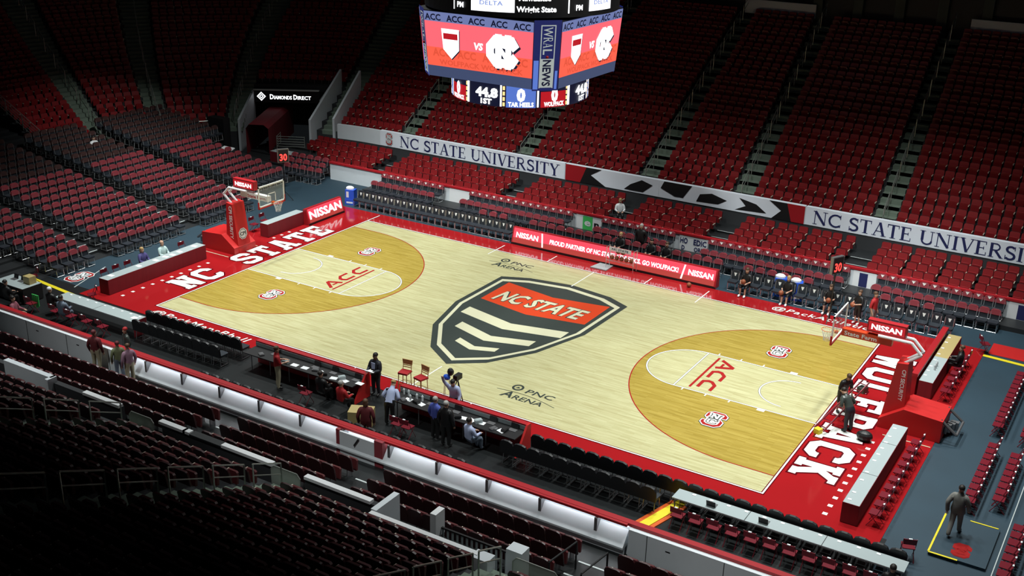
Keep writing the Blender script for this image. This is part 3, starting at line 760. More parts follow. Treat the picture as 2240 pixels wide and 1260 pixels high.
for a, b, nn in ((-8.9, -6.9, 'behind the left bench'), (-5.6, 5.6, 'behind the long lit sponsor board'), (6.6, 10.2, 'behind the right bench'), (13.2, 15.8, 'behind the right end of the bench')):
    n = int((b - a) / .55)
    for j in range(n): RT.put((a + (j + .5) * (b - a) / n, 10.35, -.02), math.pi, 'maroon-topped chair ' + nn, 'chairs ' + nn)
for j in range(5):
    for r in range(3): RT.put((-24.6 + j * .62 + r * .35, 12.9 - r * .75 + j * .02, -.02 + (2 - r) * .12), math.pi, 'maroon-topped chair in the small block below the tunnel table', 'chairs below the tunnel table')
# left end platform: rows of red-topped chairs facing the court
mb = MB(); mn = MB()
for k in range(24):
    x1 = -21.35 - .84 * k; z = .12 * k
    y1 = 12.0 if k < 12 else (13.5 if k < 13 else 3.0)
    mb.box(x1 - .84, x1, -14 if k else -9, y1 if k > 1 else 6, z - .4 if k else -.02, z + .001 - (.02 if k == 0 else 0))
    if k and k < 18:
        for ya, yb in ((-5.5, -4.4), (.35, 1.5), (5.5, 6.7)):
            mn.box(x1 - .06, x1 + .004, ya, yb, z - .01, z + .012)
mb.obj('floor_left_platform', 'riserdeck')['kind'] = 'structure'; mn.obj('trim_left_platform_steps', 'nosing')['kind'] = 'structure'
cm = Mass(np.array([tuple(v) for v in rt.v]), rt.f, rt.mi); c2 = 0
lp = link('platform_chair', rtm); tag(lp, 'x', 'chair'); LP = Stamp(lp)
pre = link('tmp', None); bpy.data.objects.remove(pre)
secn = ['block nearest the corner', 'second block from the corner', 'third block, behind the basket stand', 'last block beside the tunnel']
for k in range(18):
    x = -21.0 - .84 * k; z = .12 * k
    for (a, b), nn in zip(((-10.6 if k > 3 else -8.0, -5.6), (-4.35, .3), (1.6, 5.45), (6.75, 10.2 if k < 11 else 12.4)), secn):
        if k < 2 and nn.startswith('last'): continue
        n = int((b - a) / .53)
        for j in range(n):
            y = a + (j + .5) * (b - a) / n
            if c2 < 300 and k < 11: c2 += 1; LP.put((x, y, z), -math.pi / 2, 'red-topped platform chair, ' + ORD[k] + ' row from the left baseline, ' + nn, 'platform chairs, row ' + ORD[k] + ', ' + nn)
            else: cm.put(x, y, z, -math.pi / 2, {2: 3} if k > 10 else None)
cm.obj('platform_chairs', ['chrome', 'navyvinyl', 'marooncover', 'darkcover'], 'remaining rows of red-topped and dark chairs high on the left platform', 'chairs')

# near side black chairs
nbp = leg.obj('floor_chair', 'steel'); tag(nbp, 'x', 'chair'); seat.obj('seat', 'navyvinyl', nbp); nbk_ = MB(); nbk_.T = back.T.copy(); nbk_.prism(rounded(.53, .44, .98, .16), -.05, .03, 0, 'y'); nbk_.obj('backrest', 'blackvinyl', nbp)
NC = Stamp(nbp)
x = 7.0
while x < 19.3:
    NC.put((x, -9.55, -.02), 0, 'black padded chair in the front near row, between scorer table and right corner' if x < 12.1 else 'black padded chair pushed up to the long grey press table', 'front near row chairs' if x < 12.1 else 'chairs at the long press table')
    x += .53
x = 6.3
while x < 11.6: NC.put((x, -10.45, -.02), 0, 'black padded chair in the second near row, right of the scorer table', 'second near row chairs'); x += .53
x = -12.3
while x < -6.9: NC.put((x, -9.4, -.02), 0, 'black padded chair in the front near row, left of the scorer table', 'front left near row chairs'); x += .50
x = -12.0
while x < -7.2: NC.put((x, -10.4, -.02), 0, 'black padded chair in the second near row, left of the scorer table', 'second left near row chairs'); x += .50
x = -6.0
while x < 6: 
    NC.put((x, -12.35, -.02), 0, 'black padded chair in the back row along the near boards', 'back row near chairs'); x += .53
x = 12.7
while 0: pass
# folding chairs on the right
fl_ = MB()
for sx in (-.2, .2): fl_.path([(sx, .22, 0), (sx, -.08, .5), (sx * .95, -.2, .82)], .013, 0, 4); fl_.path([(sx * .9, -.24, 0), (sx * .9, .16, .44)], .013, 0, 4)
fs_ = MB(); fs_.box(-.19, .19, -.16, .2, .43, .455)
fb_ = MB(); fb_.box(-.19, .19, -.21, -.185, .62, .80)
fc_ = MB(); fc_.box(-.05, .05, -.22, -.17, .795, .82)  # small white block on top of the backrest
fp = fl_.obj('folding_chair', 'maroonmetal'); tag(fp, 'x', 'chair'); fs_.obj('seat', 'maroonmetal', fp); fb_.obj('backrest', 'maroonmetal', fp); fc_.obj('white_tab', 'white', fp)
FC = Stamp(fp)
for xx, y0, y1, nn in ((20.15, 1.1, 6.6, 'upper part of the row nearest the court'), (20.3, -4.9, -.4, 'lower part of the row nearest the court'), (21.1, -4.3, -.6, 'lower part of the second row'), (21.15, .8, 6, 'upper part of the second row'), (21.95, -8.6, -5.4, 'short row at the lower right edge'), (22.2, -3.6, .2, 'third row')):
    y = y0
    while y < y1: FC.put((xx, y, -.02), math.pi / 2, 'maroon folding chair on the right grey floor, ' + nn, 'right folding chairs, ' + nn); y += .47
for y in [-7.4 + .6 * i for i in range(10)]: FC.put((17.95, y, 0), math.pi / 2, 'maroon folding chair behind the lower grey table on the right baseline', 'chairs of the lower right table')
for y in [2.9 + .62 * i for i in range(7)]: FC.put((17.9, y, 0), math.pi / 2, 'maroon folding chair behind the upper table on the right baseline', 'chairs of the upper right table')
FC.put((19.25, -8.7, -.02), R(20), 'single red folding chair standing alone beside the right corner of the red floor')
FC.put((18.3, 8.6, -.02), R(-60), 'maroon folding chair alone beside the far end of the bench at right')
for y in [-7.2, -6.5, -5.8, -3.6, -2.4, 2.6, 3.4]: FC.put((-18.1, y, -.02), -math.pi / 2, 'red folding chair behind the skirted tables on the left baseline', 'chairs of the left tables')
for x in (-16.6, -15.6, -14.6, -13.6): FC.put((x, -11.2, -.02), 0, 'maroon folding chair behind the grey press table at left', 'chairs of the left press table')
for i in range(11): FC.put((12.75 + i * .6, -11.0, -.02), 0, 'maroon folding chair behind the long grey press table', 'chairs behind the long press table')
for x in (1.9, 2.35, -2.4): FC.put((x, -11.1, -.02), 0, 'maroon folding chair behind the scorer table', 'chairs of the scorer table')
for x in (-16.9, -21.0): FC.put((x, -9.0, -.02), R(150), 'maroon folding chair turned aside near the yellow floor tape' if x < -18 else 'maroon folding chair at the corner of the left skirted table')

# ------------------------------------------------------------------ tables
def table(name, x0, x1, y0, y1, label, skirt='skirt', top='tabletop', z=.74, seams=(), skirts='xXyY', cards=(), base=0.0):
    t = empty(name, ((x0 + x1) / 2, (y0 + y1) / 2, base), label, 'table'); a, b = (x1 - x0) / 2, (y1 - y0) / 2; z = z
    MB().box(-a, a, -b, b, z - .04, z).obj('tabletop', top, t)
    mb = MB()
    if 'y' in skirts: mb.box(-a, a, -b - .012, -b, .02, z - .005)
    if 'Y' in skirts: mb.box(-a, a, b, b + .012, .02, z - .005)
    if 'x' in skirts: mb.box(-a - .012, -a, -b, b, .02, z - .005)
    if 'X' in skirts: mb.box(a, a + .012, -b, b, .02, z - .005)
    if mb.v: mb.obj('skirt', skirt, t)
    for sx in (-1, 1):
        for sy in (-1, 1): MB().tube((sx * (a - .08), sy * (b - .08), 0), (sx * (a - .08), sy * (b - .08), z - .04), .018).obj('leg', 'steel', t)
    for s_ in seams:
        mb = MB(); mb.box(s_[0], s_[1], s_[2], s_[3], z, z + .002); mb.obj('seam', 'black', t)
    return t
T1 = table('press_table', -17.62, -17.02, -8.0, -1.95, 'long table with dark red skirt on the left baseline, nearest the corner', skirts='XyY')
T2 = table('press_table', -17.3, -16.75, 2.25, 5.1, 'short red-skirted table left of the tilted lit board on the left baseline', skirts='XyY')
T3 = table('press_table', -17.3, -12.3, -10.65, -9.95, 'grey-topped press table at the left near corner', skirts='X', seams=((-.01, .01, -.35, .35),))
T4 = table('press_table', 12.35, 19.55, -10.62, -10.02, 'long grey-topped press table along the right near side', skirts='', seams=((-1.21, -1.19, -.3, .3), (1.19, 1.21, -.3, .3)))
T5 = table('press_table', 16.98, 17.5, -7.85, -1.65, 'grey-topped table with dark skirt on the right baseline', skirts='xXyY', seams=((-.26, .26, 1.5, 1.52), (-.26, .26, -.95, -.93)))
T6 = table('press_table', 16.9, 17.42, 2.6, 5.3, 'grey-topped half of the upper right baseline table', skirts='XyY')
T7 = table('press_table', 16.9, 17.42, 5.3, 8.0, 'wood-topped far half of the upper right baseline table', skirts='XyY', top='woodtop')
pd = MB(); pd.box(-.09, .09, -2.75, 2.75, 0, .86); pd.box(-.12, .12, -2.78, 2.78, .86, .98)
o = pd.obj('padded_barrier', 'redpad'); o.location = (16.72, 5.35, 0); tag(o, 'red padded barrier along the court side of the upper right table', 'barrier')
tv = table('tunnel_table', -27.1, -25.3, 13.55, 14.3, 'red-draped table with papers in front of the tunnel mouth', skirts='xXyY', z=.8)
# small cards, papers, monitors
card = MB().box(-.06, .06, -.045, .045, 0, .012).obj('paper_card', 'white'); tag(card, 'x', 'paper'); PC = Stamp(card)
for y in [-7.6, -7.1, -6.2, -5.6, -4.7, -4.2, -3.7, -3.2, -2.7, -2.0]: PC.put((17.12, y, .74), 0, 'small white card on the grey table of the right baseline', 'cards on the right baseline table')
for x in [12.9 + .58 * i for i in range(11)]: PC.put((x, -10.12, .74), 0, 'small white card on the long near press table', 'cards on the long press table')
for x in [-16.9 + .55 * i for i in range(9)]: PC.put((x, -10.1, .74), 0, 'small white card on the left corner press table', 'cards on the left corner table')
for y in (3.2, 3.7, 4.2, 4.9, 5.6, 6.3, 7.0, 7.6): PC.put((17.0, y, .74), 0, 'small white card on the upper right baseline table', 'cards on the upper right table')
sheet = MB().box(-.15, .15, -.11, .11, 0, .008).obj('paper_sheet', 'white'); tag(sheet, 'x', 'paper'); PS = Stamp(sheet)
for x, y, r in ((-17.4, -7.5, 5), (-17.35, -5.9, -8), (-17.3, -4.3, 12), (-17.25, -3.9, 3), (-17.3, -3.4, -6), (-17.35, -2.4, 8), (-17.3, -4.9, 0)): PS.put((x, y, .74), R(r), 'white paper sheet lying on the left baseline table', 'papers on the left baseline table')
for x, y, r in ((-26.4, 13.9, 5), (-26.0, 14.0, 30)): PS.put((x, y, .8), R(r), 'white paper sheet on the tunnel table', 'papers on the tunnel table')
PS.put((-12.6, -10.3, .74), 0, 'white paper sheet at the right end of the left corner table')
def monitor(x, y, z, rz, label):
    m_ = empty('laptop', (x, y, z), label, 'laptop', rz, 'laptops on the scorer and press tables')
    MB().box(-.15, .15, -.1, .1, 0, .02).obj('keyboard_base', 'steel', m_)
    mb = MB(); mb.T = Matrix.Translation((0, .1, .01)) @ Matrix.Rotation(R(-15), 4, 'X'); mb.box(-.15, .15, 0, .015, 0, .21); mb.obj('screen', 'black', m_)
    return m_
# scorer tables
for x0, x1, lab in ((-6.4, -.85, 'scorer table left of the standing man in a suit, red padded front, cluttered top'), (.85, 6.3, 'scorer table with monitors and papers between the bar stools and the near boards')):
    t = empty('scorer_table', ((x0 + x1) / 2, -9.7, 0), lab, 'table'); a = (x1 - x0) / 2
    MB().box(-a, a, -.55, .25, .70, .74).obj('tabletop', 'black', t)
    MB().box(-a, a, .25, .36, 0, .86).obj('front_panel', 'redpad', t)
    MB().box(-a, a, .2, .42, .86, .98).obj('padded_rail', 'redpad', t)
    mb = MB(); mb.prism([(-.55, 0), (.42, 0), (.42, .98), (.2, .98)], a, a + .08, 0, 'x'); mb.obj('end_panel', 'padred2', t)
    mb = MB(); mb.box(-a, a, .19, .21, .76, .92); mb.obj('control_strip', 'tabletop', t)
    for i in range(6): MB().tube((-a + .3 + i * (2 * a - .6) / 5, -.4, 0), (-a + .3 + i * (2 * a - .6) / 5, -.4, .70), .02).obj('leg', 'steel', t)
random.seed(3)
for x in (-3.9, -3.4, -2.6, -1.9, -1.4, -.8): PS.put((x, -9.95 + random.uniform(-.1, .1), .74), R(random.uniform(-20, 20)), 'white paper sheet on the left scorer table', 'papers on the left scorer table')
for x in (1.5, 2.1, 3.1, 4.0, 4.3, 4.7, 5.6): PS.put((x, -9.95 + random.uniform(-.1, .1), .74), R(random.uniform(-20, 20)), 'white paper sheet on the right scorer table', 'papers on the right scorer table')
for x in (-5.2, -3.1, -2.2, -1.1): monitor(x, -9.72, .74, 0, 'open black laptop on the left scorer table')
for x in (2.4, 3.5, 5.0, 5.9): monitor(x, -9.72, .74, 0, 'open black laptop on the right scorer table')
for x in (13.6, 15.3): monitor(x, -10.35, .74, math.pi, 'open dark laptop on the long near press table')
bt = MB(); bt.tube((0, 0, 0), (0, 0, .2), .04, 0, 8).tube((0, 0, .2), (0, 0, .24), .02, 1, 8); bo = bt.obj('water_bottle', ['silver', 'white']); tag(bo, 'x', 'bottle'); 
MT_s = mat('bottle_clear', (.6, .65, .66), .2); bo.data.materials[0] = MT_s
WB = Stamp(bo)
for tx, xs, lab in ((0, (-5.6, -4.8, -4.3, -2.9, -2.4, -1.6), 'left'), (1, (1.4, 1.9, 2.8, 3.2, 3.8, 4.6, 5.3, 5.7), 'right')):
    for i, x in enumerate(xs):
        g_ = MB().box(-.13, .13, -.09, .09, 0, .07 + .03 * (i % 3)).box(-.1, .1, -.06, .06, .07 + .03 * (i % 3), .085 + .03 * (i % 3)).obj('equipment_box', ('steel', 'black', 'tabletop')[i % 3]); g_.location = (x, -10.05 + .12 * (i % 2), .74); g_.rotation_euler = (0, 0, R(17 * i - 30)); tag(g_, 'small equipment box among the clutter on the ' + lab + ' scorer table', 'equipment', 'equipment on the ' + lab + ' scorer table')
for x, y in ((1.1, -9.62), (1.32, -9.62), (1.75, -9.7), (2.0, -9.7), (1.6, -9.9)): WB.put((x, y, .74), 0, 'clear water bottle at the left end of the right scorer table', 'bottles on the scorer table')
for y in (3.9, 4.1, 4.3): WB.put((17.2, y, .74), 0, 'clear water bottle on the upper right baseline table', 'bottles on the upper right table')
for x, r, lab in ((.15, 25, 'empty tan wooden crate top beside the standing bent-over man, on the near floor'),):
    o = MB().box(-.55, .55, -.38, .38, 0, .72).obj('wooden_podium', 'woodtop'); o.location = (.35, -11.2, 0); o.rotation_euler = (0, 0, R(r)); tag(o, 'low tan wooden podium top between the two scorer tables', 'podium')
    o.scale = (.8, .8, .8)

# ------------------------------------------------------------------ lit boards
def led_board(name, x0, x1, loc, rz, label, words, h=.78):
    """front faces local -y, leaning back"""
    t = empty(name, loc, label, 'sponsor board', rz)
    mb = MB(); mb.prism([(-.02, 0), (.5, 0), (.42, h + .1), (.22, h + .12), (.02, .12)], x0, x1, 0, 'x'); mb.obj('housing', 'redpad', t)
    lean = .2 / (h - .02)
    F = lambda dy: (lambda a, b: (a, -.012 + b * lean + dy, .12 + b))
    g = F(0)
    mb = MB()
    n = 6
    for i in range(n):
        b0, b1 = h * i / n * .97, h * (i + 1) / n * .97
        mb.add([g(x0 + .08, b0), g(x1 - .08, b0), g(x1 - .08, b1), g(x0 + .08, b1)], [(0, 1, 2, 3)], 0 if i < 2 else 1)
    mb.obj('screen', ['ledbrick', 'ledpink'], t)
    mb = MB(); g = F(-.006)
    for s, a, wd, hh, b0 in words:
        if s == '/': mb.add([g(a - .1, .04), g(a - .02, .04), g(a + .1, h * .93), g(a + .02, h * .93)], [(0, 1, 2, 3)])
        elif s == '\\': mb.add([g(a + .02, .04), g(a + .1, .04), g(a - .02, h * .93), g(a - .1, h * .93)], [(0, 1, 2, 3)])
        else: put_text(mb, s, lambda p, q, a=a, b0=b0: g(a + p, b0 + q), wd, hh, 0, .035)
    mb.obj('lettering', 'screenwhite', t)
    MB().box(x0, x1, -.03, .0, 0, .1).obj('base_strip', 'black', t)
    return t
led_board('sponsor_board', -5.7, 5.9, (0, 8.98, 0), 0, 'long lit red sponsor board on the far sideline',
          [('NISSAN', -5.45, 1.35, .26, .3), ('\\', -3.85, 0, 0, 0), ('PROUD PARTNER OF NC STATE ATHLETICS. GO WOLFPACK!', -3.4, 7.3, .22, .3), ('/', 4.15, 0, 0, 0), ('NISSAN', 4.42, 1.3, .26, .3)])
led_board('sponsor_board', -1.5, 1.5, (-16.35, 6.55, 0), math.pi / 2, 'tilted lit red sponsor board at the far end of the left baseline', [('NISSAN', -1.35, 2.7, .42, .2)])

# ------------------------------------------------------------------ basket stands
def basket(s, label, pre):
    """s=-1 left, s=+1 right; built toward the court centre"""
    t = empty('basket_stand', (s * 17.0, 0, 0), label, 'basketball hoop', 0 if s < 0 else math.pi)
    # local: +x points to the court
    mb = MB(); mb.prism([(-1.5, 0), (.75, 0), (.75, .35), (-.1, .95), (-1.5, .85)], -.75, .75, 0, 'y'); mb.obj('base', 'padred2', t)
    mb = MB(); mb.prism([(-.1, .0), (.78, 0), (.45, 2.55), (.05, 2.6)], -.42, .42, 0, 'y'); b = mb.obj('mast_pad', 'padred2', t)
    mb = MB()
    F = lambda a, z: (.785 - (z / 2.55) * .33, a, z)
    for i in range(8):
        t0, t1 = math.pi / 8 + i * math.pi / 4, math.pi / 8 + (i + 1) * math.pi / 4
        for r0, r1, e, mi in ((.30, 0, .006, 0),):
            mb.add([(F(0, .95)[0] + e, 0, .95), tuple(V3(F(r0 * math.cos(t0), .95 + r0 * math.sin(t0))) + V3((e, 0, 0))), tuple(V3(F(r0 * math.cos(t1), .95 + r0 * math.sin(t1))) + V3((e, 0, 0)))], [(0, 1, 2)], 0)
    put_text(mb, 'CPI', lambda a, z: tuple(V3(F(-.2 + a, .87 + z)) + V3((.012, 0, 0))), .4, .18, 1, .03)
    for r0 in (.26,): 
        for i in range(8):
            t0, t1 = math.pi / 8 + i * math.pi / 4, math.pi / 8 + (i + 1) * math.pi / 4
            q = [V3(F(r * math.cos(tt), .95 + r * math.sin(tt))) + V3((.01, 0, 0)) for r, tt in ((r0, t0), (r0, t1), (r0 - .03, t1), (r0 - .03, t0))]
            mb.add([tuple(p) for p in q], [(0, 1, 2, 3)], 1)
    put_text(mb, 'CPI SECURITY', lambda a, z: tuple(V3((.22 + z, -.425, 2.45 - a))), 1.75, .20, 0, .03)
    put_text(mb, 'CPI SECURITY', lambda a, z: (.22 - z, .425, 2.35 - a), 1.25, .14, 0, .02)
    mb.obj('pad_lettering', ['linewhite', 'charcoal'], t)
    # arms
    mb = MB()
    for y in (-.2, .2): mb.path([(.25, y, 2.5), (-.3, y, 2.95), (.1, y, 3.35), (1.3, y, 3.35)], .06, 0, 8)
    mb.obj('folded_arm', 'white', t)
    mb = MB(); mb.box(.8, 2.65, -.12, .12, 3.0, 3.28)
    mb.obj('boom', 'linewhite' if s < 0 else 'orangered', t)
    mb = MB()
    for sy in (-1, 1):
        put_text(mb, 'State Farm', lambda a, z, sy=sy: ((1.3 + a) if sy < 0 else (2.55 - a), sy * .126, 3.06 + z), 1.2, .16, 0, .02)
    mb.obj('boom_lettering', 'accred' if s < 0 else 'linewhite', t)
    # board
    bd = MB(); x = 2.77
    bd.box(x, x + .05, -.915, .915, 3.90, 3.97).box(x, x + .05, -.915, .915, 2.9, 2.97).box(x, x + .05, -.915, -.855, 2.9, 3.97).box(x, x + .05, .855, .915, 2.9, 3.97)
    bdo = bd.obj('backboard', 'linewhite', t)
    MB().box(x + .015, x + .03, -.86, .86, 2.96, 3.91).obj('glass', 'glass', bdo)
    MB().box(x + .031, x + .035, -.30, -.25, 3.05, 3.5).box(x + .031, x + .035, .25, .30, 3.05, 3.5).box(x + .031, x + .035, -.3, .3, 3.45, 3.5).obj('target_square', 'linewhite', bdo)
    MB().box(x - .01, x + .06, -.93, .93, 2.84, 2.91).box(x - .01, x + .06, -.94, -.90, 2.84, 3.2).box(x - .01, x + .06, .90, .94, 2.84, 3.2).obj('edge_padding', 'padred2', bdo)
    mb = MB(); c = x + .05 + .38
    pts = [(c + .2286 * math.cos(i * math.pi / 10), .2286 * math.sin(i * math.pi / 10), 3.05) for i in range(21)]
    mb.path(pts, .011, 0, 5); mb.box(x + .05, x + .16, -.08, .08, 3.0, 3.07); mb.obj('rim', 'orange', t)
    mb = MB()
    for i in range(14):
        a0 = i * 2 * math.pi / 14; a1 = a0 + math.pi / 14; a2 = a0 - math.pi / 14
        P = lambda a, r, z: (c + r * math.cos(a), r * math.sin(a), z)
        for aa in (a1, a2): mb.path([P(a0, .225, 3.04), P(aa, .17, 2.88), P(a0, .13, 2.72), P(aa, .12, 2.6)], .005, 0, 3)
    mb.obj('net', 'white', t)
    # small lit sign above the boom
    mb = MB(); mb.box(.35, 1.75, -.14, .14, 3.42, 3.88); sg = mb.obj('sign_box', 'redpad', t)
    mb = MB(); mb.box(.40, 1.70, -.146, .146, 3.47, 3.82, 0); mb.obj('sign_face', 'screencrim', sg)
    mb = MB()
    put_text(mb, 'NISSAN', lambda a, z: (.5 + a, -.152, 3.54 + z), 1.1, .2, 0, .035); put_text(mb, 'NISSAN', lambda a, z: (1.6 - a, .152, 3.54 + z), 1.1, .2, 0, .035)
    mb.obj('sign_lettering', 'screenwhite', sg)
    mb = MB(); random.seed(5)
    for i in range(6): mb.box(-1.9 + i * .1, -1.6 + i * .12, -.5 + i * .15, -.3 + i * .17, .15, .45)
    mb.path([(-1.4, -.6, .85), (-2.0, -.6, .4), (-2.0, .6, .4), (-1.4, .6, .85)], .05); mb.obj('rear_mechanism', 'steel', t)
    return t
basket(-1, 'red basketball hoop stand on the left baseline with glass board', 'left')
basket(1, 'red basketball hoop stand on the right baseline with glass board', 'right')
def shot_clock(x, y, rz, label):
    t = empty('shot_clock', (x, y, 0), label, 'shot clock', rz)
    MB().tube((0, 0, .1), (0, 0, 2.35), .035).obj('pole', 'black', t)
    mb = MB()
    for a in (90, 210, 330): mb.tube((0, 0, .55), (.5 * math.cos(R(a)), .5 * math.sin(R(a)), 0), .02)
    mb.obj('tripod_base', 'black', t)
    MB().box(-.33, .33, -.1, .06, 2.3, 3.1).obj('housing', 'steel', t)
    MB().box(-.29, .29, -.11, -.1, 2.34, 3.06).obj('face', 'black', t)
    mb = MB(); put_text(mb, '30', lambda a, z: (-.22 + a, -.118, 2.42 + z), .44, .40, 0, .03); mb.obj('digits', 'ledred', t)
shot_clock(-20.7, 7.9, R(55), 'shot clock showing 30 on a black tripod behind the left basket')
shot_clock(11.7, 8.3, R(62), 'shot clock on a tall black tripod behind the right glass backboard')

# ------------------------------------------------------------------ hanging scoreboard
sb = empty('scoreboard', (0, 0, 0), 'four-sided video scoreboard hanging over the court centre', 'scoreboard')
def fk(b): return .945 + .055 * b / 2.55
def rotq(p, q):
    for _ in range(q): p = (-p[1], p[0], p[2])
    return p
def face(q, dy=0.0): return lambda a, b: rotq((a * fk(b), -(3.27 * fk(b) + dy), 11.2 + b), q)
def quad(mb, g, a0, a1, b0, b1, mi=0, n=1):
    for i in range(n):
        x0 = a0 + (a1 - a0) * i / n; x1 = a0 + (a1 - a0) * (i + 1) / n
        mb.add([g(x0, b0), g(x1, b0), g(x1, b1), g(x0, b1)], [(0, 1, 2, 3)], mi)
# housing
mb = MB()
o8 = lambda k: [(2.5 * k, -3.25 * k), (3.25 * k, -2.5 * k), (3.25 * k, 2.5 * k), (2.5 * k, 3.25 * k), (-2.5 * k, 3.25 * k), (-3.25 * k, 2.5 * k), (-3.25 * k, -2.5 * k), (-2.5 * k, -3.25 * k)]
lo = [(x, y, 11.2) for x, y in o8(.945)]; hi = [(x, y, 13.75) for x, y in o8(1.0)]
mb.add(lo + hi, [tuple(range(8))[::-1], tuple(range(8, 16))] + [(i, (i + 1) % 8, 8 + (i + 1) % 8, 8 + i) for i in range(8)])
mb.tube((0, 0, 13.7), (0, 0, 14.1), 2.9, 0, 24)
mb.obj('housing', 'black', sb)
for q in range(4):
    mb = MB(); g = face(q, .012)
    quad(mb, g, -2.5, 2.5, .42, 2.15, 0); quad(mb, g, -2.5, 2.5, 2.15, 2.52, 1); quad(mb, g, -2.5, 2.5, 0, .42, 2)
    g = face(q, .018)
    quad(mb, g, -2.5, 2.5, .42, 1.15, 3)
    sc = mb.obj('video_screen', ['ledpink2' if 0 else 'screenpink', 'screenslate', 'screenslate2', 'screenred'], sb)
    mb = MB(); g = face(q, .026)
    for i in range(5): put_text(mb, 'ACC', lambda a, b, i=i: g(-2.45 + i * 1.02 + a, 2.2 + b), .75, .24, 1, .03)
    for i in range(4): put_text(mb, 'ACC', lambda a, b, i=i: g(-2.2 + i * 1.2 + a, .82 + b), .9, .3, 2, .03)
    put_text(mb, 'WOLFPACK WOLFPACK', lambda a, b: g(-1.9 + a, .5 + b), 4.0, .2, 2, .03)
    put_text(mb, 'VS', lambda a, b: g(-.22 + a, 1.25 + b), .44, .26, 0, .04, .15)
    # plain shield
    sh = [(-.42, 1.0), (.42, 1.0), (.42, 1.6), (.3, 1.9), (-.3, 1.9), (-.42, 1.6)]
    sh = [(-.38, .35), (0, 0), (.38, .35), (.42, 1.15), (-.42, 1.15)]
    mb.add([g(-1.25 + x, .72 + y) for x, y in sh], [list(range(5))], 3)
    mb.add([face(q, .03)(-1.28 + x, .76 + y) for x, y in sh], [list(range(5))], 0)
    mb.add([face(q, .034)(-1.28 + x, .76 + y) for x, y in ((-.34, .75), (.34, .75), (.34, .98), (-.34, .98))], [(0, 1, 2, 3)], 4)
    # interlocking letters
    gg = face(q, .03); cx, cy = .55, .68
    def uf(a, b, gg): return gg(cx + a * 1.15, cy + b * 1.22)
    for gr, dy, mi, ox, oy in ((.13, .022, 3, .05, -.05), (.11, .030, 0, 0, 0)):
        G = face(q, dy)
        put_strokes(mb, [([(1.02, .66), (.88, .84), (.24, .84), (.02, .62), (.02, .38), (.24, .16), (.88, .16), (1.02, .34)], .2), ([(.36, .02), (.36, .98)], .15), ([(.74, .02), (.74, .98)], .15), ([(.36, .9), (.74, .1)], .2)], lambda a, b: uf(a + ox, b + oy, G), 1, 1, mi, gr)
    G = face(q, .04)
    mb.add([uf(.50, .62, G), uf(.64, .60, G), uf(.64, .46, G)], [(0, 1, 2)], 3); mb.add([uf(.48, .28, G), uf(.48, .42, G), uf(.60, .28, G)], [(0, 1, 2)], 3)
    mb.obj('screen_graphics', ['screenwhite', 'screennavy', 'screendarkred', 'screennavy', 'screencrim'], sc)
    # corner column
    def cf(a, b, e=0.0):
        k = fk(b); c_ = (2.875 * k + e * .7071, -2.875 * k - e * .7071); return rotq((c_[0] + a * .7071 * k, c_[1] + a * .7071 * k, 11.2 + b), q)
    mb = MB(); quad(mb, lambda a, b: cf(a, b, .01), -.53, .53, -.06, 2.6, 0)
    quad(mb, lambda a, b: cf(a, b, .016), -.5, -.3, 0, 1.1, 2); quad(mb, lambda a, b: cf(a, b, .016), .38, .48, 0, .7, 2)
    for a0, a1, b0, b1 in ((-.26, -.22, .04, 2.42), (.28, .32, .04, 2.42), (-.26, .32, 2.38, 2.42), (-.22, .28, .06, 1.16)): quad(mb, lambda a, b: cf(a, b, .02), a0, a1, b0, b1, 1)
    put_serif(mb, 'RA', lambda a, b: cf(-.15 + b, 1.98 - a, .03), .42, .36, 1)
    put_text(mb, 'W', lambda a, b: cf(-.15 + b, 2.34 - a, .03), .36, .36, 1, .01)
    put_text(mb, 'L', lambda a, b: cf(-.15 + b, 1.52 - a, .03), .2, .36, 1, .02)
    mb.ell(cf(.03, 1.22, .02), (.06, .06, .06), 4)
    put_text(mb, 'NEWS', lambda a, b: cf(-.13 + b, 1.12 - a, .03), 1.0, .33, 3, .03)
    mb.obj('corner_column', ['wralglow', 'silver', 'screenblue', 'navy', 'accred'], sb)
def ring(name, r, z0, z1, th0, items, base):
    mb = MB(); n = 48
    vs = []; 
    for i in range(n):
        t = 2 * math.pi * i / n; vs += [(r * math.cos(t), r * math.sin(t), z0), (r * math.cos(t), r * math.sin(t), z1)]
    mb.add(vs, [(2 * i, 2 * ((i + 1) % n), 2 * ((i + 1) % n) + 1, 2 * i + 1) for i in range(n)] + [tuple(2 * i for i in range(n))[::-1], tuple(2 * i + 1 for i in range(n))])
    o = mb.obj(name, base, sb)
    rr = r + .012; g2 = MB()
    def G(e): return lambda th: (lambda a, b: ((rr + e) * math.cos(R(th0 + th) + a / rr), (rr + e) * math.sin(R(th0 + th) + a / rr), z0 + b))
    for it in items:
        if it[0] == 'patch':
            _, ta, tb, ba, bb, mi = it; w_ = R(tb - ta) * rr
            quad(g2, G(0)(ta), 0, w_, ba, bb, mi, 6)
        else:
            _, s, tc, wd, hh, b0, mi, bo = it
            g = G(.02)(tc); put_text(g2, s, lambda a, b: g(a - wd / 2, b0 + b), wd, hh, mi, bo)
    g2.obj('ring_graphics', ['screenwhite', 'screencrim', 'screenblue', 'screenyel', 'screennavy'], o)
low = []
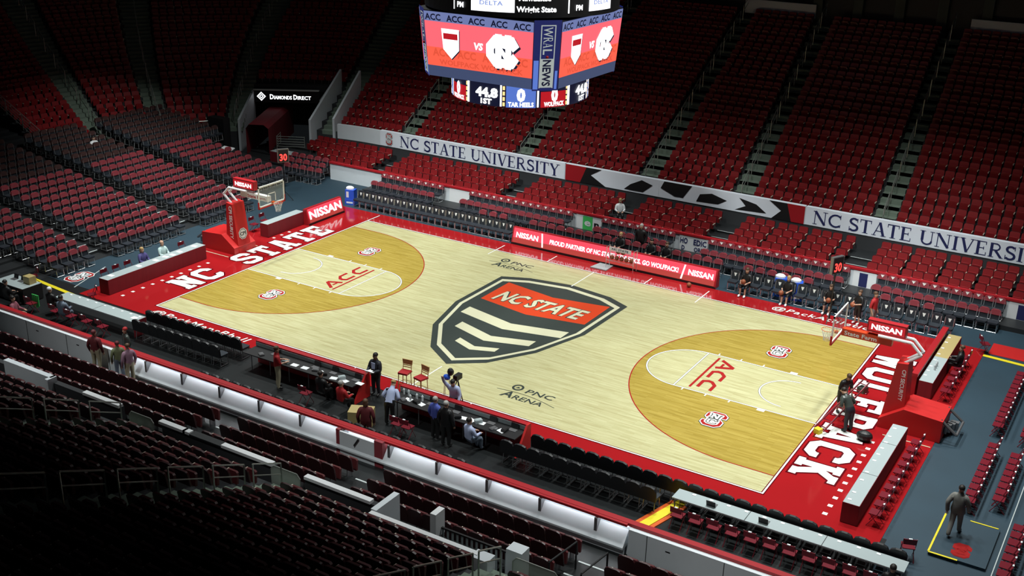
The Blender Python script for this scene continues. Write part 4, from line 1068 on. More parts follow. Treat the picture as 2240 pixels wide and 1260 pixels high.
for base in (-90, 0, 90, 180):
    b_ = base
    low += [('patch', b_ + 17, b_ + 40, .0, .62, 1), ('text', '0', b_ + 29, .3, .46, .26, 0, .06), ('text', 'WOLFPACK', b_ + 29, .9, .17, .05, 0, .04), ('patch', b_ + 42, b_ + 44.5, .02, .85, 0),
            ('text', '44.8', b_ + 62, 1.0, .34, .36, 0, .06), ('text', '1ST', b_ + 62, .5, .2, .08, 0, .05),
            ('patch', b_ - 11 , b_ + 13, .0, .85, 2), ('text', '0', b_ + 1, .34, .46, .28, 0, .06), ('text', 'TAR HEELS', b_ + 1, 1.0, .17, .05, 0, .04), ('patch', b_ + 14, b_ + 15.5, .02, .85, 0), ('patch', b_ - 16, b_ - 14.5, .02, .85, 0)]
    for j in range(4):
        low += [('patch', b_ - 13.8, b_ - 12, .04 + j * .21, .19 + j * .21, 3), ('patch', b_ + 40.3, b_ + 41.8, .04 + j * .21, .19 + j * .21, 3)]
ring('lower_ring', 2.78, 10.25, 11.25, -59, low, 'screennavy')
up = []
for b_ in (0,):
    up += [('patch', b_ - 29, b_ - 4, .18, 1.2, 0), ('text', 'DELTA', b_ - 17, .9, .16, .42, 2, .01), ('text', 'Wright State', b_ + 8, 1.5, .2, .22, 0, .03), ('text', 'Milwaukee', b_ + 7, 1.2, .2, .62, 0, .03), ('patch', b_ + 26, b_ + 26.8, .15, 1.2, 0), ('text', 'PM', b_ + 33, .3, .2, .25, 0, .03), ('patch', b_ + 40, b_ + 60, .18, 1.2, 0), ('text', 'DELTA', b_ + 50, .9, .16, .42, 2, .01),
           ('text', 'PM', b_ - 36, .3, .2, .25, 0, .03), ('patch', b_ - 41, b_ - 40.4, .15, 1.2, 0)]
ring('upper_ring', 3.9, 13.85, 15.4, -59, up, 'black')

# ------------------------------------------------------------------ tunnel mouth in the far left corner
def wallseg(name, pts, th, matn, mbx=None):
    """pts: [(x,y,z0,z1)]"""
    mb = mbx or MB()
    for (x0, y0, a0, b0), (x1, y1, a1, b1) in zip(pts[:-1], pts[1:]):
        d = V3((x1 - x0, y1 - y0, 0)).normalized(); n = V3((-d.y, d.x, 0)) * th / 2
        vs = [(x0 - n.x, y0 - n.y, a0), (x1 - n.x, y1 - n.y, a1), (x1 - n.x, y1 - n.y, b1), (x0 - n.x, y0 - n.y, b0), (x0 + n.x, y0 + n.y, a0), (x1 + n.x, y1 + n.y, a1), (x1 + n.x, y1 + n.y, b1), (x0 + n.x, y0 + n.y, b0)]
        mb.add(vs, [(0, 1, 2, 3), (7, 6, 5, 4), (3, 2, 6, 7), (0, 3, 7, 4), (1, 5, 6, 2), (0, 4, 5, 1)])
    return mb
wl = wallseg('', [(-30.7, 14.5, 0, 2.2), (-32.75, 18.15, 0, 3.4)], .15, ''); struct(wl.obj('wall_tunnel_left', 'boardwhite'))
wr = wallseg('', [(-26.15, 16.45, 0, 2.45), (-27.5, 21.4, 0, 4.95)], .15, ''); struct(wr.obj('wall_tunnel_right', 'boardwhite'))
wr = wallseg('', [(-25.0, 17.5, 0, 2.5), (-25.95, 21.6, 2.6, 5.0)], .15, ''); struct(wr.obj('wall_stair_side', 'boardwhite'))
wr = wallseg('', [(-28.8, 20.5, 0, 2.7), (-27.45, 21.3, 0, 4.9)], .15, ''); struct(wr.obj('wall_tunnel_return', 'boardwhite'))
mb = MB(); wallseg('', [(-32.8, 18.2, 0, 2.6), (-34.5, 22, 0, 2.6)], .1, '', mb); wallseg('', [(-28.6, 20.6, 0, 2.6), (-30.3, 24, 0, 2.6)], .1, '', mb); wallseg('', [(-34.5, 22, 0, 2.6), (-30.3, 24, 0, 2.6)], .1, '', mb)
mb.add([(-32.8, 18.2, 2.6), (-28.6, 20.6, 2.6), (-30.3, 24, 2.6), (-34.5, 22, 2.6)], [(0, 1, 2, 3)]); struct(mb.obj('wall_tunnel_inside', 'black'))
sx = V3((-28.75, 20.5, 0)) - V3((-32.7, 18.1, 0)); sl = sx.length
sg = empty('tunnel_sign', (-30.72, 19.3, 2.55), 'lit black sign reading DIAMONDS DIRECT over the corner tunnel mouth', 'sign', math.atan2(sx.y, sx.x))
MB().box(-sl / 2, sl / 2, -.12, .12, 0, .84).obj('sign_box', 'black', sg)
MB().box(-sl / 2, sl / 2, -.15, .14, .84, .90).obj('top_trim', 'linewhite', sg)
mb = MB()
put_text(mb, 'D', lambda a, b: (-1.15 + a, -.13, .24 + b), .26, .34, 0, .03); put_text(mb, 'IAMONDS', lambda a, b: (-.86 + a, -.13, .24 + b), 1.25, .25, 0, .025)
put_text(mb, 'D', lambda a, b: (.5 + a, -.13, .24 + b), .26, .34, 0, .03); put_text(mb, 'IRECT', lambda a, b: (.79 + a, -.13, .24 + b), .95, .25, 0, .025)
c = (-1.75, .42)
for r0, r1 in ((.32, .22), (.15, .08)):
    for i in range(4):
        t0, t1 = i * math.pi / 2, (i + 1) * math.pi / 2
        mb.add([(c[0] + r * math.cos(t), -.13, c[1] + r * math.sin(t)) for r, t in ((r0, t0), (r0, t1), (r1, t1), (r1, t0))], [(0, 1, 2, 3)])
mb.obj('sign_lettering', 'screenwhite', sg)
mb = MB(); d = V3((-.48, .88, 0)); n = V3((.88, .48, 0)); p0 = V3((-29.5, 13.9, 0))
P = lambda a, b, z: tuple(p0 + n * a + d * b + V3((0, 0, z)))
mb.add([P(0, 0, 0), P(1.5, 0, 0), P(1.5, 0, 1.9), P(1.2, 0, 2.15), P(.2, 0, 2.15), P(0, 0, 1.9), P(0, 7, 0), P(1.5, 7, 0), P(1.5, 7, 1.9), P(1.2, 7, 2.15), P(.2, 7, 2.15), P(0, 7, 1.9)],
       [(1, 7, 8, 2), (2, 8, 9, 3), (3, 9, 10, 4), (4, 10, 11, 5), (5, 11, 6, 0)])
tag(mb.obj('fabric_tunnel', 'skirt'), 'dark red fabric tunnel leading into the corner tunnel mouth', 'tunnel')
o = MB().box(-.7, .7, -.3, .3, 0, 2.0).obj('curtain_block', 'black'); o.location = (-31.0, 13.0, .6); tag(o, 'black draped block left of the tunnel mouth', 'curtain')
bf = empty('crowd_barrier', (-27.6, 16.0, 0), 'metal crowd barrier with horizontal bars beside the tunnel table', 'barrier', R(24))
mb = MB()
for z in [.15 + .17 * i for i in range(7)]: mb.path([(-1.0, 1.1, z), (-.9, 0, z), (1.0, .1, z)], .02, 0, 4)
mb.obj('bars', 'railmetal', bf)
MB().tube((-.9, 0, 0), (-.9, 0, 1.2), .03).tube((1.0, .1, 0), (1.0, .1, 1.2), .03).tube((-1.0, 1.1, 0), (-1.0, 1.1, 1.2), .03).obj('posts', 'railmetal', bf)
o = MB().box(-.9, .9, -.25, .25, 0, .5).obj('padded_step', 'redpad'); o.location = (-27.0, 11.3, 0); o.rotation_euler = (0, 0, R(36)); tag(o, 'low red draped box on the floor before the tunnel', 'box')
o = MB().box(-.45, .45, -.3, .3, 0, .06).obj('white_board', 'white'); o.location = (-28.0, 10.6, 1.35); o.rotation_euler = (R(15), 0, 0); tag(o, 'white board lying on the last platform row beside the tunnel', 'board')
# front rails of the end bowl
for a, b, k in (((-34.6, 3.3), (-34.5, 6.3), 'left'), ((-34.4, 7.9), (-33.9, 9.7), 'middle'), ((-33.4, 11.0), (-31.9, 13.2), 'right')):
    rail_loop('front_rail', (*a, 1.2), (*b, 1.2), 1.0, 'thin metal front rail of the end stand, ' + k + ' of three', 'front rails')
mb = MB()
for h in (.2, .4, .6, .8, 1.0): mb.path([(-34.7, 3.1, 1.2 + h), (-45.0, 3.1, 6.35 + h)], .025, 0, 4)
for i in range(8): mb.tube((-34.7 - 1.47 * i, 3.1, 1.2 + .735 * i), (-34.7 - 1.47 * i, 3.1, 2.2 + .735 * i), .03)
tag(mb.obj('side_railing', 'railmetal'), 'five-bar metal railing running up the side of the end stand at far left', 'railing')

# upper rim of the far stand
mb = MB(); mb.box(-60, 30, 35.0, 35.4, 9.0, 22); mb.box(-60, -58, -20, 35, 0, 22); struct(mb.obj('wall_back', 'black'))
for x0, x1, lab in ((-3.2, 1.6, 'left pale pinkish fascia panel'), (11.2, 16, 'right pale pinkish fascia panel')):
    o = MB().box(x0, x1, 34.3, 34.45, 9.7, 10.6).obj('fascia_panel', mat_key if 0 else 'boardwhite'); tag(o, lab + ' at the very top of the far stand', 'panel', None)
    o.data.materials[0] = bpy.data.materials['boardwhite']
for i in range(8):
    x = -1 + 2.6 * i; o = MB().box(x - .3, x + .3, 34.6, 35, 9.0, 13).obj('trim_concourse_column', 'concrete'); struct(o)

# ------------------------------------------------------------------ signs on the far boards
def far_sign(x0, x1, items, label, fill='white'):
    t = MB().box(x0, x1, 12.9, 12.935, .12, .98).obj('board_sign', fill); tag(t, label, 'sign'); mb = MB()
    for it in items:
        if it[0] == 'q': mb.add([(it[1], 12.893, it[3]), (it[2], 12.893, it[3]), (it[2], 12.893, it[4]), (it[1], 12.893, it[4])], [(0, 1, 2, 3)], it[5])
        else: put_text(mb, it[1], lambda a, b: (it[2] + a, 12.887, it[4] + b), it[3], it[5], it[6], .03)
    if mb.v: mb.obj('sign_print', ['green', 'white', 'navy', 'black'], t)
far_sign(-3.9, -2.3, [('q', -3.5, -2.9, .15, .95, 0), ('t', 'e', -3.4, .4, .42, .4, 1), ('t', 'n', -2.8, .3, .42, .35, 3)], 'white rink board sign with a green square and a white letter e')
far_sign(2.25, 3.85, [('t', 'HO', 2.3, .42, .58, .3, 2), ('t', 'EDIC', 3.05, .72, .58, .3, 2), ('t', 'D', 2.4, .18, .22, .24, 2), ('t', 'ORS', 3.1, .5, .22, .24, 2)], 'white rink board sign with dark blue block letters, seen between the chairs')
far_sign(-12.4, -11.0, [], 'plain white rink board section behind the left chairs gap'); far_sign(11.4, 12.5, [('q', 11.7, 12.1, .2, .9, 2)], 'white and blue rink board section in the right chairs gap'); far_sign(18.5, 19.6, [('q', 18.9, 19.4, .2, .9, 2)], 'white rink board sign at the right picture edge')
# ------------------------------------------------------------------ floor tapes, platform frame, logo mat
def tape(pts, w_, label, matn='yellow', z=-.015, h=.01):
    mb = MB()
    for q in stroke(pts, w_, w_ / 2): mb.prism(q, z, z + h, 0, 'z')
    return tag(mb.obj('floor_tape', matn), label, 'tape')
tape([(11.5, -12.9), (12.3, -9.8)], .32, 'wide yellow cable ramp across the near floor beside the long press table', z=.02, h=.03)
MB().prism(stroke([(11.48, -12.9), (12.3, -9.75)], .62)[0], -.02, .02, 0, 'z').obj('cable_ramp_edge', 'orange')
bpy.data.objects['cable_ramp_edge'].name = 'cable_ramp'; tag(bpy.data.objects['cable_ramp'], 'orange edged base of the yellow cable ramp on the near floor', 'ramp')
tape([(-23.8, -8.4), (-18.2, -8.9)], .2, 'yellow and orange tape strip on the floor at the far left corner of the court')
tape([(18.35, 8.35), (21.5, 8.1)], .22, 'yellow tape strip on the floor right of the court')
o = MB().box(-1.6, 1.6, -.65, .65, 0, .015).obj('floor_mat', 'padred2'); o.location = (20.1, 9.3, -.02); tag(o, 'red mat on the grey floor right of the bench', 'mat')
tape([(-20.2, -5.6), (-19.2, -8.2)], .05, 'thin pale line painted on the dark floor left of the baseline', 'nosing')
o = MB(); block_s(o, 0, 0, .0, 1.0, lambda a, b, dz: (a * 1.1, b * 1.1, dz)); q = o.obj('floor_emblem', ['white', 'charcoal', 'accred']); q.location = (-20.1, -7.2, -.012); tag(q, 'red and white block emblem printed on the dark floor at left', 'emblem')
fm = empty('floor_platform', (20.5, -6.9, -.02), 'low dark platform with yellow edge tape beside the walking man', 'platform')
MB().box(-.75, .9, -1.2, 1.3, 0, .1).obj('deck', 'arenafloor', fm)
mb = MB(); mb.box(-.78, -.72, -1.2, 1.3, .1, .115).box(-.75, .1, -1.25, -1.18, .1, .115).box(.0, .85, 1.25, 1.3, .1, .115); mb.obj('edge_tape', 'yellow', fm)
mb = MB(); block_s(mb, .1, -.6, .102, .6); mb.obj('printed_mark', ['accred', 'accred', 'accred'], fm)
tape([(21.6, -12), (21.6, 3)], .03, 'thin white seam line on the grey floor at far right', 'nosing')
# ------------------------------------------------------------------ loose things
def cooler(x, y, label):
    t = empty('drink_cooler', (x, y, -.02), label, 'cooler', R(15))
    MB().box(-.28, .28, -.22, .22, .35, .9).obj('tank', 'blue', t); MB().box(-.30, .30, -.24, .24, 0, .35).obj('stand', 'blue', t)
    MB().box(-.2, .2, -.245, -.235, .1, .2).box(-.2, -.05, -.235, -.222, .45, .8).obj('white_print', 'white', t)
    MB().ell((-.05, 0, .95), (.26, .2, .14), 0, 10, 5).obj('white_towels', 'white', t)
cooler(-17.1, 9.6, 'blue drink cooler with white towels beside the left bench'); cooler(8.75, 10.1, 'blue drink cooler with white towels behind the right bench, left of two'); cooler(9.55, 10.0, 'blue drink cooler behind the right bench, right of two')
rk = empty('ball_rack', (.95, 8.72, 0), 'metal rack of basketballs before the long lit sponsor board', 'ball rack')
mb = MB()
for x in (-.75, .75): mb.path([(x, -.2, .05), (x, -.2, 1.15), (x, .2, 1.15), (x, .2, .05)], .02)
for z in (.45, .8): 
    for y in (-.16, .16): mb.tube((-.75, y, z), (.75, y, z), .015)
mb.obj('frame', 'chrome', rk); MB().box(-.6, .6, -.22, -.2, 1.0, 1.2).obj('name_plate', 'white', rk)
mb = MB(); put_text(mb, 'NC STATE', lambda a, b: (-.45 + a, -.225, 1.05 + b), .9, .11, 0, .02); mb.obj('plate_lettering', 'navy', rk)
bl = MB().ell((0, 0, 0), (.12, .12, .12), 0, 12, 8, -.999).obj('basketball', 'ball', smooth=True); tag(bl, 'x', 'ball'); BS = Stamp(bl)
for i in range(5): BS.put((.42 + i * .27, 8.72, .58), 0, 'basketball on the lower shelf of the metal ball rack', 'balls on the rack lower shelf')
for i in range(2): BS.put((.75 + i * .27, 8.72, .93), 0, 'basketball on the upper shelf of the metal ball rack', 'balls on the rack upper shelf')
BS.put((4.74, 8.5, .12), 0, 'single basketball lying on the red border before the long lit board')
o = MB().prism([(-.45, -.4), (.45, -.4), (.45, .4), (-.3, .4)], 0, .05, 0, 'z').obj('step_board', 'tabletop'); o.location = (-.05, 8.55, 0); tag(o, 'flat grey board on the red border left of the ball rack', 'board')
# bar stools
def stool(x, y, rz, label):
    t = empty('bar_stool', (x, y, 0), label, 'bar stool', rz, 'bar stools on the near sideline')
    for sx in (-.17, .17):
        for sy in (-.17, .17): MB().tube((sx * 1.15, sy * 1.15, 0), (sx, sy, .72), .018).obj('leg', 'stoolwood', t)
    MB().path([(-.19, -.19, .3), (.19, -.19, .3), (.19, .19, .3), (-.19, .19, .3), (-.19, -.19, .3)], .012).obj('footrest', 'woodtop', t)
    MB().prism([(-.2, -.2), (.2, -.2), (.22, .2), (-.22, .2)], .70, .77, 0, 'z').obj('seat', 'redpad', t)
    mb = MB()
    for sx in (-.18, .18): mb.tube((sx, .19, .72), (sx, .25, 1.15), .016)
    mb.box(-.19, .19, .215, .235, .85, .88).box(-.19, .19, .22, .24, .93, .96).prism([(-.2, .98), (.2, .98), (.22, 1.18), (-.22, 1.18)], .225, .26, 0, 'y'); mb.obj('backrest', 'stoolwood', t)
stool(-.0, -8.1, R(8), 'wooden bar stool with red seat, left of the pair'); stool(.80, -8.15, R(-12), 'wooden bar stool with red seat, right of the pair')
t = empty('headset_stand', (1.75, -7.75, 0), 'wire stand holding a blue and black headset, right of the bar stools', 'stand')
mb = MB()
for a in (0, 90, 180, 270): mb.tube((.16 * math.cos(R(a)), .16 * math.sin(R(a)), 0), (.12 * math.cos(R(a)), .12 * math.sin(R(a)), .78), .012)
mb.obj('frame', 'railmetal', t); MB().ell((-.02, 0, .86), (.16, .12, .12), 0).obj('blue_pouch', 'blue', t); MB().ell((.12, .05, 1.1), (.14, .12, .16), 0).obj('headset', 'blackvinyl', t)
t = empty('camera_tripod', (2.5, -8.15, 0), 'black camera tripod beside the man in the pale blue shirt', 'tripod')
mb = MB()
for a in (90, 210, 330): mb.tube((.38 * math.cos(R(a)), .38 * math.sin(R(a)), 0), (0, 0, 1.15), .022)
mb.obj('legs', 'black', t); MB().box(-.09, .09, -.18, .18, 1.15, 1.35).obj('camera_head', 'black', t)
# equipment desk left near corner
t = table('equipment_desk', -21.2, -19.2, -10.9, -9.9, 'dark equipment desk with screens at the far left of the near side', skirts='xXyY', skirt='black', top='tabletop')
o = MB().box(-.22, .22, -.18, .18, 0, .35).obj('cardboard_box', 'woodtop'); o.location = (-19.6, -10.2, .74); tag(o, 'tan cardboard box standing on the left equipment desk', 'box')
for x, lab in ((-20.6, 'left'), (-20.1, 'right')):
    monitor(x, -10.3, .74, 0, 'open laptop on the left equipment desk, ' + lab + ' of the two')
o = MB(); 
for i in range(6): o.box(-.22 + i * .07, -.16 + i * .07, -.02 + .02 * (i % 2), .02 + .02 * (i % 2), .05 * (i % 3), .62)
q = o.obj('green_towel', 'green'); q.location = (-18.2, -11.0, .12); tag(q, 'bright green towel hanging from a chair at the left equipment desk', 'towel')
FC.put((-18.2, -11.25, -.02), 0, 'folding chair draped with the bright green towel')
# ladder cart under the right hoop
t = empty('folding_ladder', (15.1, -1.05, 0), 'folded metal ladder held by the two workers under the right hoop', 'ladder', R(70))
mb = MB(); a = V3((-1.5, 0, .15)); b = V3((1.1, 0, 1.35))
for y in (-.2, .2): mb.tube(a + V3((0, y, 0)), b + V3((0, y * .7, 0)), .035)
for i in range(8): 
    p = a + (b - a) * (i + .5) / 8; mb.tube(p + V3((0, -.2, 0)), p + V3((0, .2, 0)), .02)
mb.obj('rails', 'maroonmetal', t); MB().box(-1.65, -1.42, -.12, .12, .0, .2).obj('yellow_foot', 'yellow', t); MB().box(.8, 1.1, -.15, .15, .95, 1.15).obj('grey_bag', 'charcoal', t)
o = MB().ell((0, 0, .2), (.30, .22, .2), 0, 12, 6, -.8).obj('duffel_bag', 'black'); o.location = (16.15, -2.1, 0); tag(o, 'black bag on the red floor beside the lower right table', 'bag')

# ------------------------------------------------------------------ people
def person(x, y, z, rz, pose, cols, label, hair='hairdark', skin='skin1', sc=1.0, shorts=False, long=True, lean=0.0, hands=None, hairlen=0, cap=None):
    """local frame: faces +y. cols = (top, bottom, shoe)"""
    J = {}; seated = pose == 'sit'
    pz = .50 if seated else (.93 if lean < 30 else .90)
    def up(a, b, c):   # point of the upper body, leaned forward about the pelvis
        r = R(lean); dz = c - .95; return (a, b * math.cos(r) + dz * math.sin(r), pz + dz * math.cos(r) - b * math.sin(r))
    J['pelvis'] = ((0, 0, pz), .13); J['spine'] = (up(0, .0, 1.13), .125); J['chest'] = (up(0, 0, 1.33), .135); J['nb'] = (up(0, -.01, 1.47), .07); J['nk'] = (up(0, .01, 1.54), .052)
    J['h1'] = (up(0, .025, 1.61), .075); J['h2'] = (up(0, .02, 1.70), .088); J['h3'] = (up(0, .01, 1.775), .06)
    J['nose'] = (up(0, .118, 1.645), .010)
    E = [('pelvis', 'spine', 'torso'), ('spine', 'chest', 'torso'), ('chest', 'nb', 'torso'), ('nb', 'nk', 'neck'), ('nk', 'h1', 'head'), ('h1', 'h2', 'head'), ('h2', 'h3', 'head'), ('h1', 'nose', 'head')]
    dh = {'stand': ((-.27, .06, .86), (.27, .06, .86)), 'hold': ((-.13, .32, 1.12), (.13, .32, 1.12)), 'sit': ((-.14, .36, .95), (.14, .36, .95)), 'walk': ((-.28, -.12, .88), (.28, .2, .9)), 'bend': ((-.2, .30, .88), (.2, .30, .88)), 'point': ((-.25, .1, .9), (.22, .45, 1.62)), 'reachdown': ((-.16, .35, .9), (.16, .38, .95))}[pose]
    for i, s in enumerate((-1, 1)):
        n = 'LR'[i]
        sh = up(s * .185, 0, 1.42); J['s' + n] = (sh, .068); J['ear' + n] = (up(s * .092, .01, 1.66), .014)
        E += [('chest', 's' + n, 'torso'), ('h1', 'ear' + n, 'head')]
        hd = V3((hands or dh)[i]); 
        if lean and pose in ('stand', 'hold', 'walk', 'point'): hd = V3(up(*hd))
        elif seated: hd = V3((hd.x, hd.y, hd.z - .27))
        S = V3(sh); d = hd - S; L = d.length
        if L > .56: hd = S + d * (.56 / L); d = hd - S; L = .56
        mid = S + d * .52; k = math.sqrt(max(0, .29 ** 2 - (L / 2) ** 2)); bend = V3((s * .5, -.6, -.5)).normalized(); bend = (bend - d.normalized() * bend.dot(d.normalized())).normalized()
        el = mid + bend * k
        J['e' + n] = (tuple(el), .045); J['w' + n] = (tuple(hd), .030)
        fd = (hd - el).normalized(); pl = hd + fd * .07; J['p' + n] = (tuple(pl), .030)
        E += [('s' + n, 'e' + n, 'uarm'), ('e' + n, 'w' + n, 'farm'), ('w' + n, 'p' + n, 'hand')]
        side = fd.cross(V3((0, 0, 1)));
        if side.length < .2: side = fd.cross(V3((0, 1, 0)))
        side.normalize(); pn = fd.cross(side)
        for q in range(4):
            o = side * (-.033 + .022 * q); ln = (.065, .078, .074, .058)[q]
            a = pl + o + fd * .025; b = a + fd * ln * .55 + pn * .008; c = b + (fd * .7 + pn * .6).normalized() * ln * .5
            J[f'f{n}{q}a'] = (tuple(a), .0095); J[f'f{n}{q}b'] = (tuple(b), .0088); J[f'f{n}{q}c'] = (tuple(c), .0075)
            E += [('p' + n, f'f{n}{q}a', 'hand'), (f'f{n}{q}a', f'f{n}{q}b', 'hand'), (f'f{n}{q}b', f'f{n}{q}c', 'hand')]
        a = hd + side * -.035 * s + fd * .025; b = a + (side * -.6 * s + fd).normalized() * .04
        J[f't{n}a'] = (tuple(a), .010); J[f't{n}b'] = (tuple(b), .009); E += [('w' + n, f't{n}a', 'hand'), (f't{n}a', f't{n}b', 'hand')]
        # legs
        if seated: K = (s * .12, .42, .49); A = (s * .12, .44, .09); H = (s * .095, .04, .50)
        elif pose == 'walk': K = (s * .09, .12 * s + .03, .50); A = (s * .09, .26 * s - .03, .09 + (.05 if s < 0 else 0)); H = (s * .09, 0, .88)
        else: K = (s * .11, .02, .50); A = (s * .125, -.02, .09); H = (s * .095, 0, .88)
        J['hp' + n] = (H, .098); J['k' + n] = (K, .062); J['a' + n] = (A, .042); J['to' + n] = ((A[0] * 1.15, A[1] + .17, A[2] - .045), .036)
        E += [('pelvis', 'hp' + n, 'pelvis'), ('hp' + n, 'k' + n, 'thigh'), ('k' + n, 'a' + n, 'shin'), ('a' + n, 'to' + n, 'foot')]
    names = list(J); ix = {n: i for i, n in enumerate(names)}
    me = bpy.data.meshes.new('b'); me.from_pydata([J[n][0] for n in names], [(ix[a], ix[b]) for a, b, _ in E], [])
    ob = link('b', me); sk = ob.modifiers.new('s', 'SKIN'); su = ob.modifiers.new('u', 'SUBSURF'); su.levels = 1; su.render_levels = 1
    sk.use_smooth_shade = True
    for n in names:
        v = me.skin_vertices[0].data[ix[n]]; r = J[n][1]; v.radius = (r, r); v.use_root = (n == 'pelvis')
    bpy.context.view_layer.update()
    dg = bpy.context.evaluated_depsgraph_get(); ev = ob.evaluated_get(dg); bm_ = bpy.data.meshes.new_from_object(ev, preserve_all_data_layers=False, depsgraph=dg)
    bpy.data.objects.remove(ob)
    # widen the trunk sideways
    segs = [(V3(J[a][0]), V3(J[b][0]), max(J[a][1], J[b][1]), r) for a, b, r in E]
    def reg(p):
        best = None
        for a, b, r, rg in segs:
            d = b - a; t = max(0, min(1, (p - a).dot(d) / max(1e-9, d.length_squared))); q = (p - (a + d * t)).length / r
            if best is None or q < best[0]: best = (q, rg)
        return best[1]
    regs = [reg(f.center) for f in bm_.polygons]
    for v in bm_.vertices:
        if abs(v.co.x) < .17 and v.co.z > pz - .1 and v.co.z < pz + .55: v.co.x *= 1.15
    bm_.name = 'person'; bm_.materials.append(MT[skin]); bm_.shade_smooth()
    o = link('person', bm_); o.location = (x, y, z); o.rotation_euler = (0, 0, rz); o.scale = (sc, sc, sc); tag(o, label, 'person')
    nm = [v.normal.copy() for v in bm_.vertices]
    def cloth(name, rgs, off, m_):
        use = [f for f, g in zip(bm_.polygons, regs) if g in rgs]
        vi = {}; vs = []; fs = []
        for f in use:
            q = []
            for i in f.vertices:
                if i not in vi: vi[i] = len(vs); vs.append(bm_.vertices[i].co + nm[i] * off)
                q.append(vi[i])
            fs.append(q)
        if not vs: return
        k = bpy.data.meshes.new(name); k.from_pydata([tuple(v) for v in vs], [], fs); k.materials.append(MT[m_]); k.shade_smooth(); link(name, k, o)
    sj = 'suit' in label; cloth('jacket' if sj else 'shirt', ('torso', 'uarm') + (('pelvis',) if sj and not seated else ()) + (('farm',) if long else ()), .034 if sj else .022, cols[0])
    cloth('shorts' if shorts else 'trousers', ('pelvis', 'thigh') + (() if shorts else ('shin',)), .022, cols[1])
    cloth('shoes', ('foot',), .016, cols[2])
    hc = V3(up(0, .005, 1.715)); mb = MB(); mb.T = Matrix.Translation(hc) @ Matrix.Rotation(R(-lean), 4, 'X')
    mb.ell((0, -.012, 0), (.098, .108, .10), 0, 12, 6, -.25)
    if hairlen: mb.ell((0, -.05, -.08), (.095, .07, .16), 0, 10, 6, -.99)
    mb.obj('hair' if not cap else 'cap', cap or hair, o, True)
    mb = MB(); mb.T = Matrix.Translation(V3(up(0, .0, 1.66))) @ Matrix.Rotation(R(-lean), 4, 'X')
    for s in (-1, 1): mb.ell((s * .032, .094, .015), (.012, .006, .008), 0, 6, 4, -.99)
    mb.box(-.025, .025, .088, .098, -.052, -.044); mb.obj('eyes_and_mouth', 'hairdark', o)
    return o
def name_is(l, s): return s in l
dm('suitnavy', (0.012, 0.014, 0.022), 0.6); dm('suitgrey', (0.19, 0.19, 0.175), 0.8); dm('khaki', (0.42, 0.38, 0.26), 0.8); dm('shirtred', (0.38, 0.012, 0.016), 0.7); dm('shirtblue', (0.40, 0.46, 0.66), 0.7)
dm('royal', (0.07, 0.10, 0.42), 0.7); dm('mauve', (0.30, 0.17, 0.24), 0.7); dm('mint', (0.50, 0.66, 0.66), 0.7); dm('purple', (0.07, 0.06, 0.20), 0.7); dm('slate', (0.14, 0.18, 0.24), 0.7); dm('olive', (0.14, 0.16, 0.08), 0.7); dm('maroon', (0.10, 0.01, 0.015), 0.7); dm('pinkred', (0.26, 0.08, 0.11), 0.7); dm('greytr', (0.22, 0.20, 0.20), 0.8)
BK = ('black', 'black', 'black'); PI = math.pi
_sm = person(-.62, -9.1, 0, PI, 'hold', ('suitnavy', 'suitnavy', 'black'), 'standing man in dark suit and pale tie holding a board between the scorer tables', skin='skin2')
MB().prism([(-.07, 1.16), (.07, 1.16), (.09, 1.42), (-.09, 1.42)], .145, .165, 0, 'y').obj('shirt_front', 'shirtblue', _sm)
o = MB().box(-.2, .2, -.02, .14, 0, .02).obj('clipboard', 'white'); o.location = (-.62, -9.5, 1.14); tag(o, 'white clipboard held by the man in the dark suit', 'clipboard')
person(-4.1, -10.75, 0, R(-40), 'hold', ('shirtred', 'khaki', 'black'), 'standing man in red shirt and khaki trousers at the left scorer table', 'hairbrown', long=False)
person(-1.9, -10.8, 0, 0, 'sit', BK, 'seated man in black leaning over the left scorer table', 'hairdark')
person(-.75, -11.0, 0, R(-10), 'sit', ('shirtred', 'black', 'black'), 'seated white-haired man in red jacket at the right end of the left scorer table', 'hairgray')
person(1.25, -10.7, 0, R(15), 'bend', ('shirtblue', 'black', 'black'), 'man in pale shirt bending over the left end of the right scorer table', 'hairblond', lean=35)
person(1.45, -12.3, 0, R(30), 'stand', ('maroon', 'maroon', 'black'), 'person in dark maroon with blue and yellow scarf near the near boards', 'hairbrown', hairlen=1)
person(2.95, -9.0, 0, R(-165), 'point', ('shirtblue', 'black', 'black'), 'man in pale blue shirt beside the camera tripod with one arm raised', 'hairdark', lean=18, sc=.98, hands=((-.25, .35, 1.0), (.34, .12, 1.98)))
person(3.25, -10.65, 0, R(-10), 'stand', ('royal', 'black', 'black'), 'man in royal blue shirt standing at the right scorer table, seen from behind', 'hairgray', sc=.95)
person(3.85, -10.85, 0, R(5), 'stand', BK, 'man in black suit standing beside the royal blue shirt', 'hairgray')
person(4.75, -10.75, 0, R(-20), 'sit', ('shirtblue', 'slate', 'black'), 'seated man in white-blue shirt at the right end of the scorer table', 'hairdark')
person(-10.75, -13.8, .12, R(20), 'stand', ('maroon', 'khaki', 'black'), 'standing person in maroon top and khaki trousers behind the near boards', 'hairdark', cap='maroon')
person(-10.4, -12.6, -.02, R(160), 'stand', ('charcoal', 'slate', 'black'), 'person in dark clothes with yellow badge between the standing group at left', 'hairdark', cap='shirtred', sc=.95)
person(-9.5, -13.75, .12, R(60), 'stand', ('olive', 'slate', 'black'), 'person in olive top in the middle of the group behind the near boards', 'hairbrown', sc=.9, cap='maroon')
person(-8.85, -13.8, .12, R(75), 'stand', ('mauve', 'khaki', 'black'), 'person in mauve shirt at the right of the group behind the near boards', 'hairbrown', sc=.95)
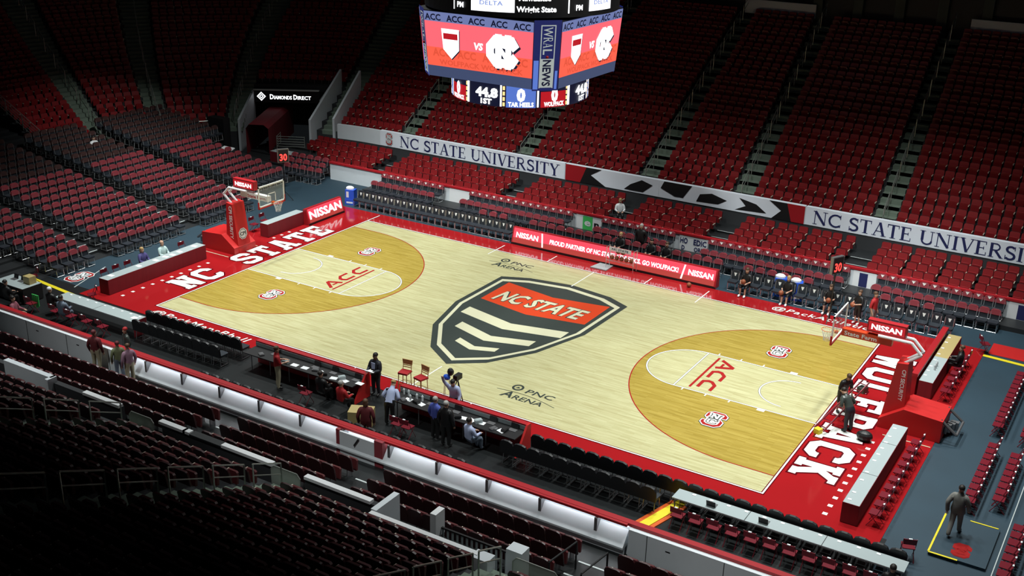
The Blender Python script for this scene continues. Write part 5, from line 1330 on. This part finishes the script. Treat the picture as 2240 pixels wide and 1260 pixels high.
person(-17.6, -12.5, -.02, R(-60), 'sit', ('pinkred', 'khaki', 'black'), 'seated person in dusty pink top against the near boards at far left', 'hairdark')
person(-16.0, -11.3, -.02, R(15), 'sit', ('slate', 'slate', 'black'), 'seated man in grey-blue shirt at the left corner press table', 'hairdark')
person(-17.2, -10.95, -.02, R(5), 'sit', ('black', 'black', 'black'), 'seated person with white hat at the left corner press table', cap='white')
person(-19.5, -11.5, -.02, 0, 'sit', BK, 'seated person in black at the left equipment desk')
person(-18.0, -5.1, -.02, -PI / 2, 'sit', ('purple', 'black', 'black'), 'seated woman in purple at the left baseline table', 'hairblond', hairlen=1)
person(-17.95, -3.9, -.02, -PI / 2, 'sit', ('mint', 'khaki', 'black'), 'seated bald man in pale mint shirt at the left baseline table', 'skin1')
person(-32.7, 4.3, 1.45, R(-100), 'sit', ('white', 'black', 'black'), 'person in white shirt seated high in the dark end chairs', 'hairdark')
person(-2.4, 15.2, .22, R(-150), 'sit', ('white', 'black', 'black'), 'woman in white seated in the aisle of the red far seats', 'hairblond', hairlen=1)
person(7.35, 9.2, 0, PI, 'sit', ('black', 'black', 'white'), 'seated player in black holding a ball at the left end of the right bench', 'hairbrown', shorts=True, long=False)
person(9.35, 9.3, 0, PI, 'sit', ('black', 'black', 'white'), 'seated player in black with a ball on one knee, just right of the coolers', 'hairblond', shorts=True, long=False)
person(11.35, 9.35, 0, PI, 'sit', ('black', 'black', 'white'), 'seated player in black with a ball, beside the right shot clock', 'hairbrown', shorts=True, long=False)
person(12.85, 8.6, 0, R(150), 'hold', ('black', 'black', 'white'), 'player in black standing with a ball before the right bench', 'hairbrown', shorts=True, long=False, sc=.93)
person(13.55, 8.45, 0, R(-100), 'stand', ('shirtred', 'greytr', 'white'), 'standing man in red shirt and grey trousers before the right bench', 'hairbrown', long=False)
for x, y, z, lab in ((7.35, 8.75, .78, 'basketball held by the player at the left end of the right bench'), (9.2, 8.8, .62, 'basketball on the knee of the player right of the coolers'), (11.4, 8.9, .72, 'basketball held by the player beside the right shot clock'), (12.65, 8.3, 1.0, 'basketball held by the standing player in black')):
    BS.put((x, y, z), 0, lab)
person(.9, 11.0, 0, PI, 'stand', BK, 'standing man in black suit behind the long lit sponsor board', 'hairgray', sc=1.03)
for x, lab, hr in ((.0, 'left of the standing man in black', 'hairblond'), (1.75, 'just right of the standing man in black', 'hairdark'), (2.6, 'second right of the standing man in black', 'hairbrown')):
    person(x, 10.5, -.02, PI, 'sit', BK, 'seated person in black, ' + lab, hr)
person(14.75, -.35, 0, R(-130), 'reachdown', BK, 'worker in black shirt and shorts bending over the ladder under the right hoop', 'hairbrown', shorts=True, long=False, lean=22)
person(15.45, -1.75, 0, R(55), 'reachdown', ('charcoal', 'suitnavy', 'black'), 'worker in grey-green jacket and navy trousers at the lower end of the ladder', 'hairdark', lean=40)
person(20.2, -6.75, .08, R(-5), 'walk', ('suitgrey', 'suitgrey', 'black'), 'man in grey suit walking away across the low platform at right', 'hairdark')
person(19.35, -11.3, -.02, 0, 'sit', BK, 'seated person in black with headset at the right end of the long press table', 'hairdark')
person(17.85, 5.6, 0, PI / 2, 'sit', BK, 'seated person in black suit behind the upper right baseline table', 'hairbrown')
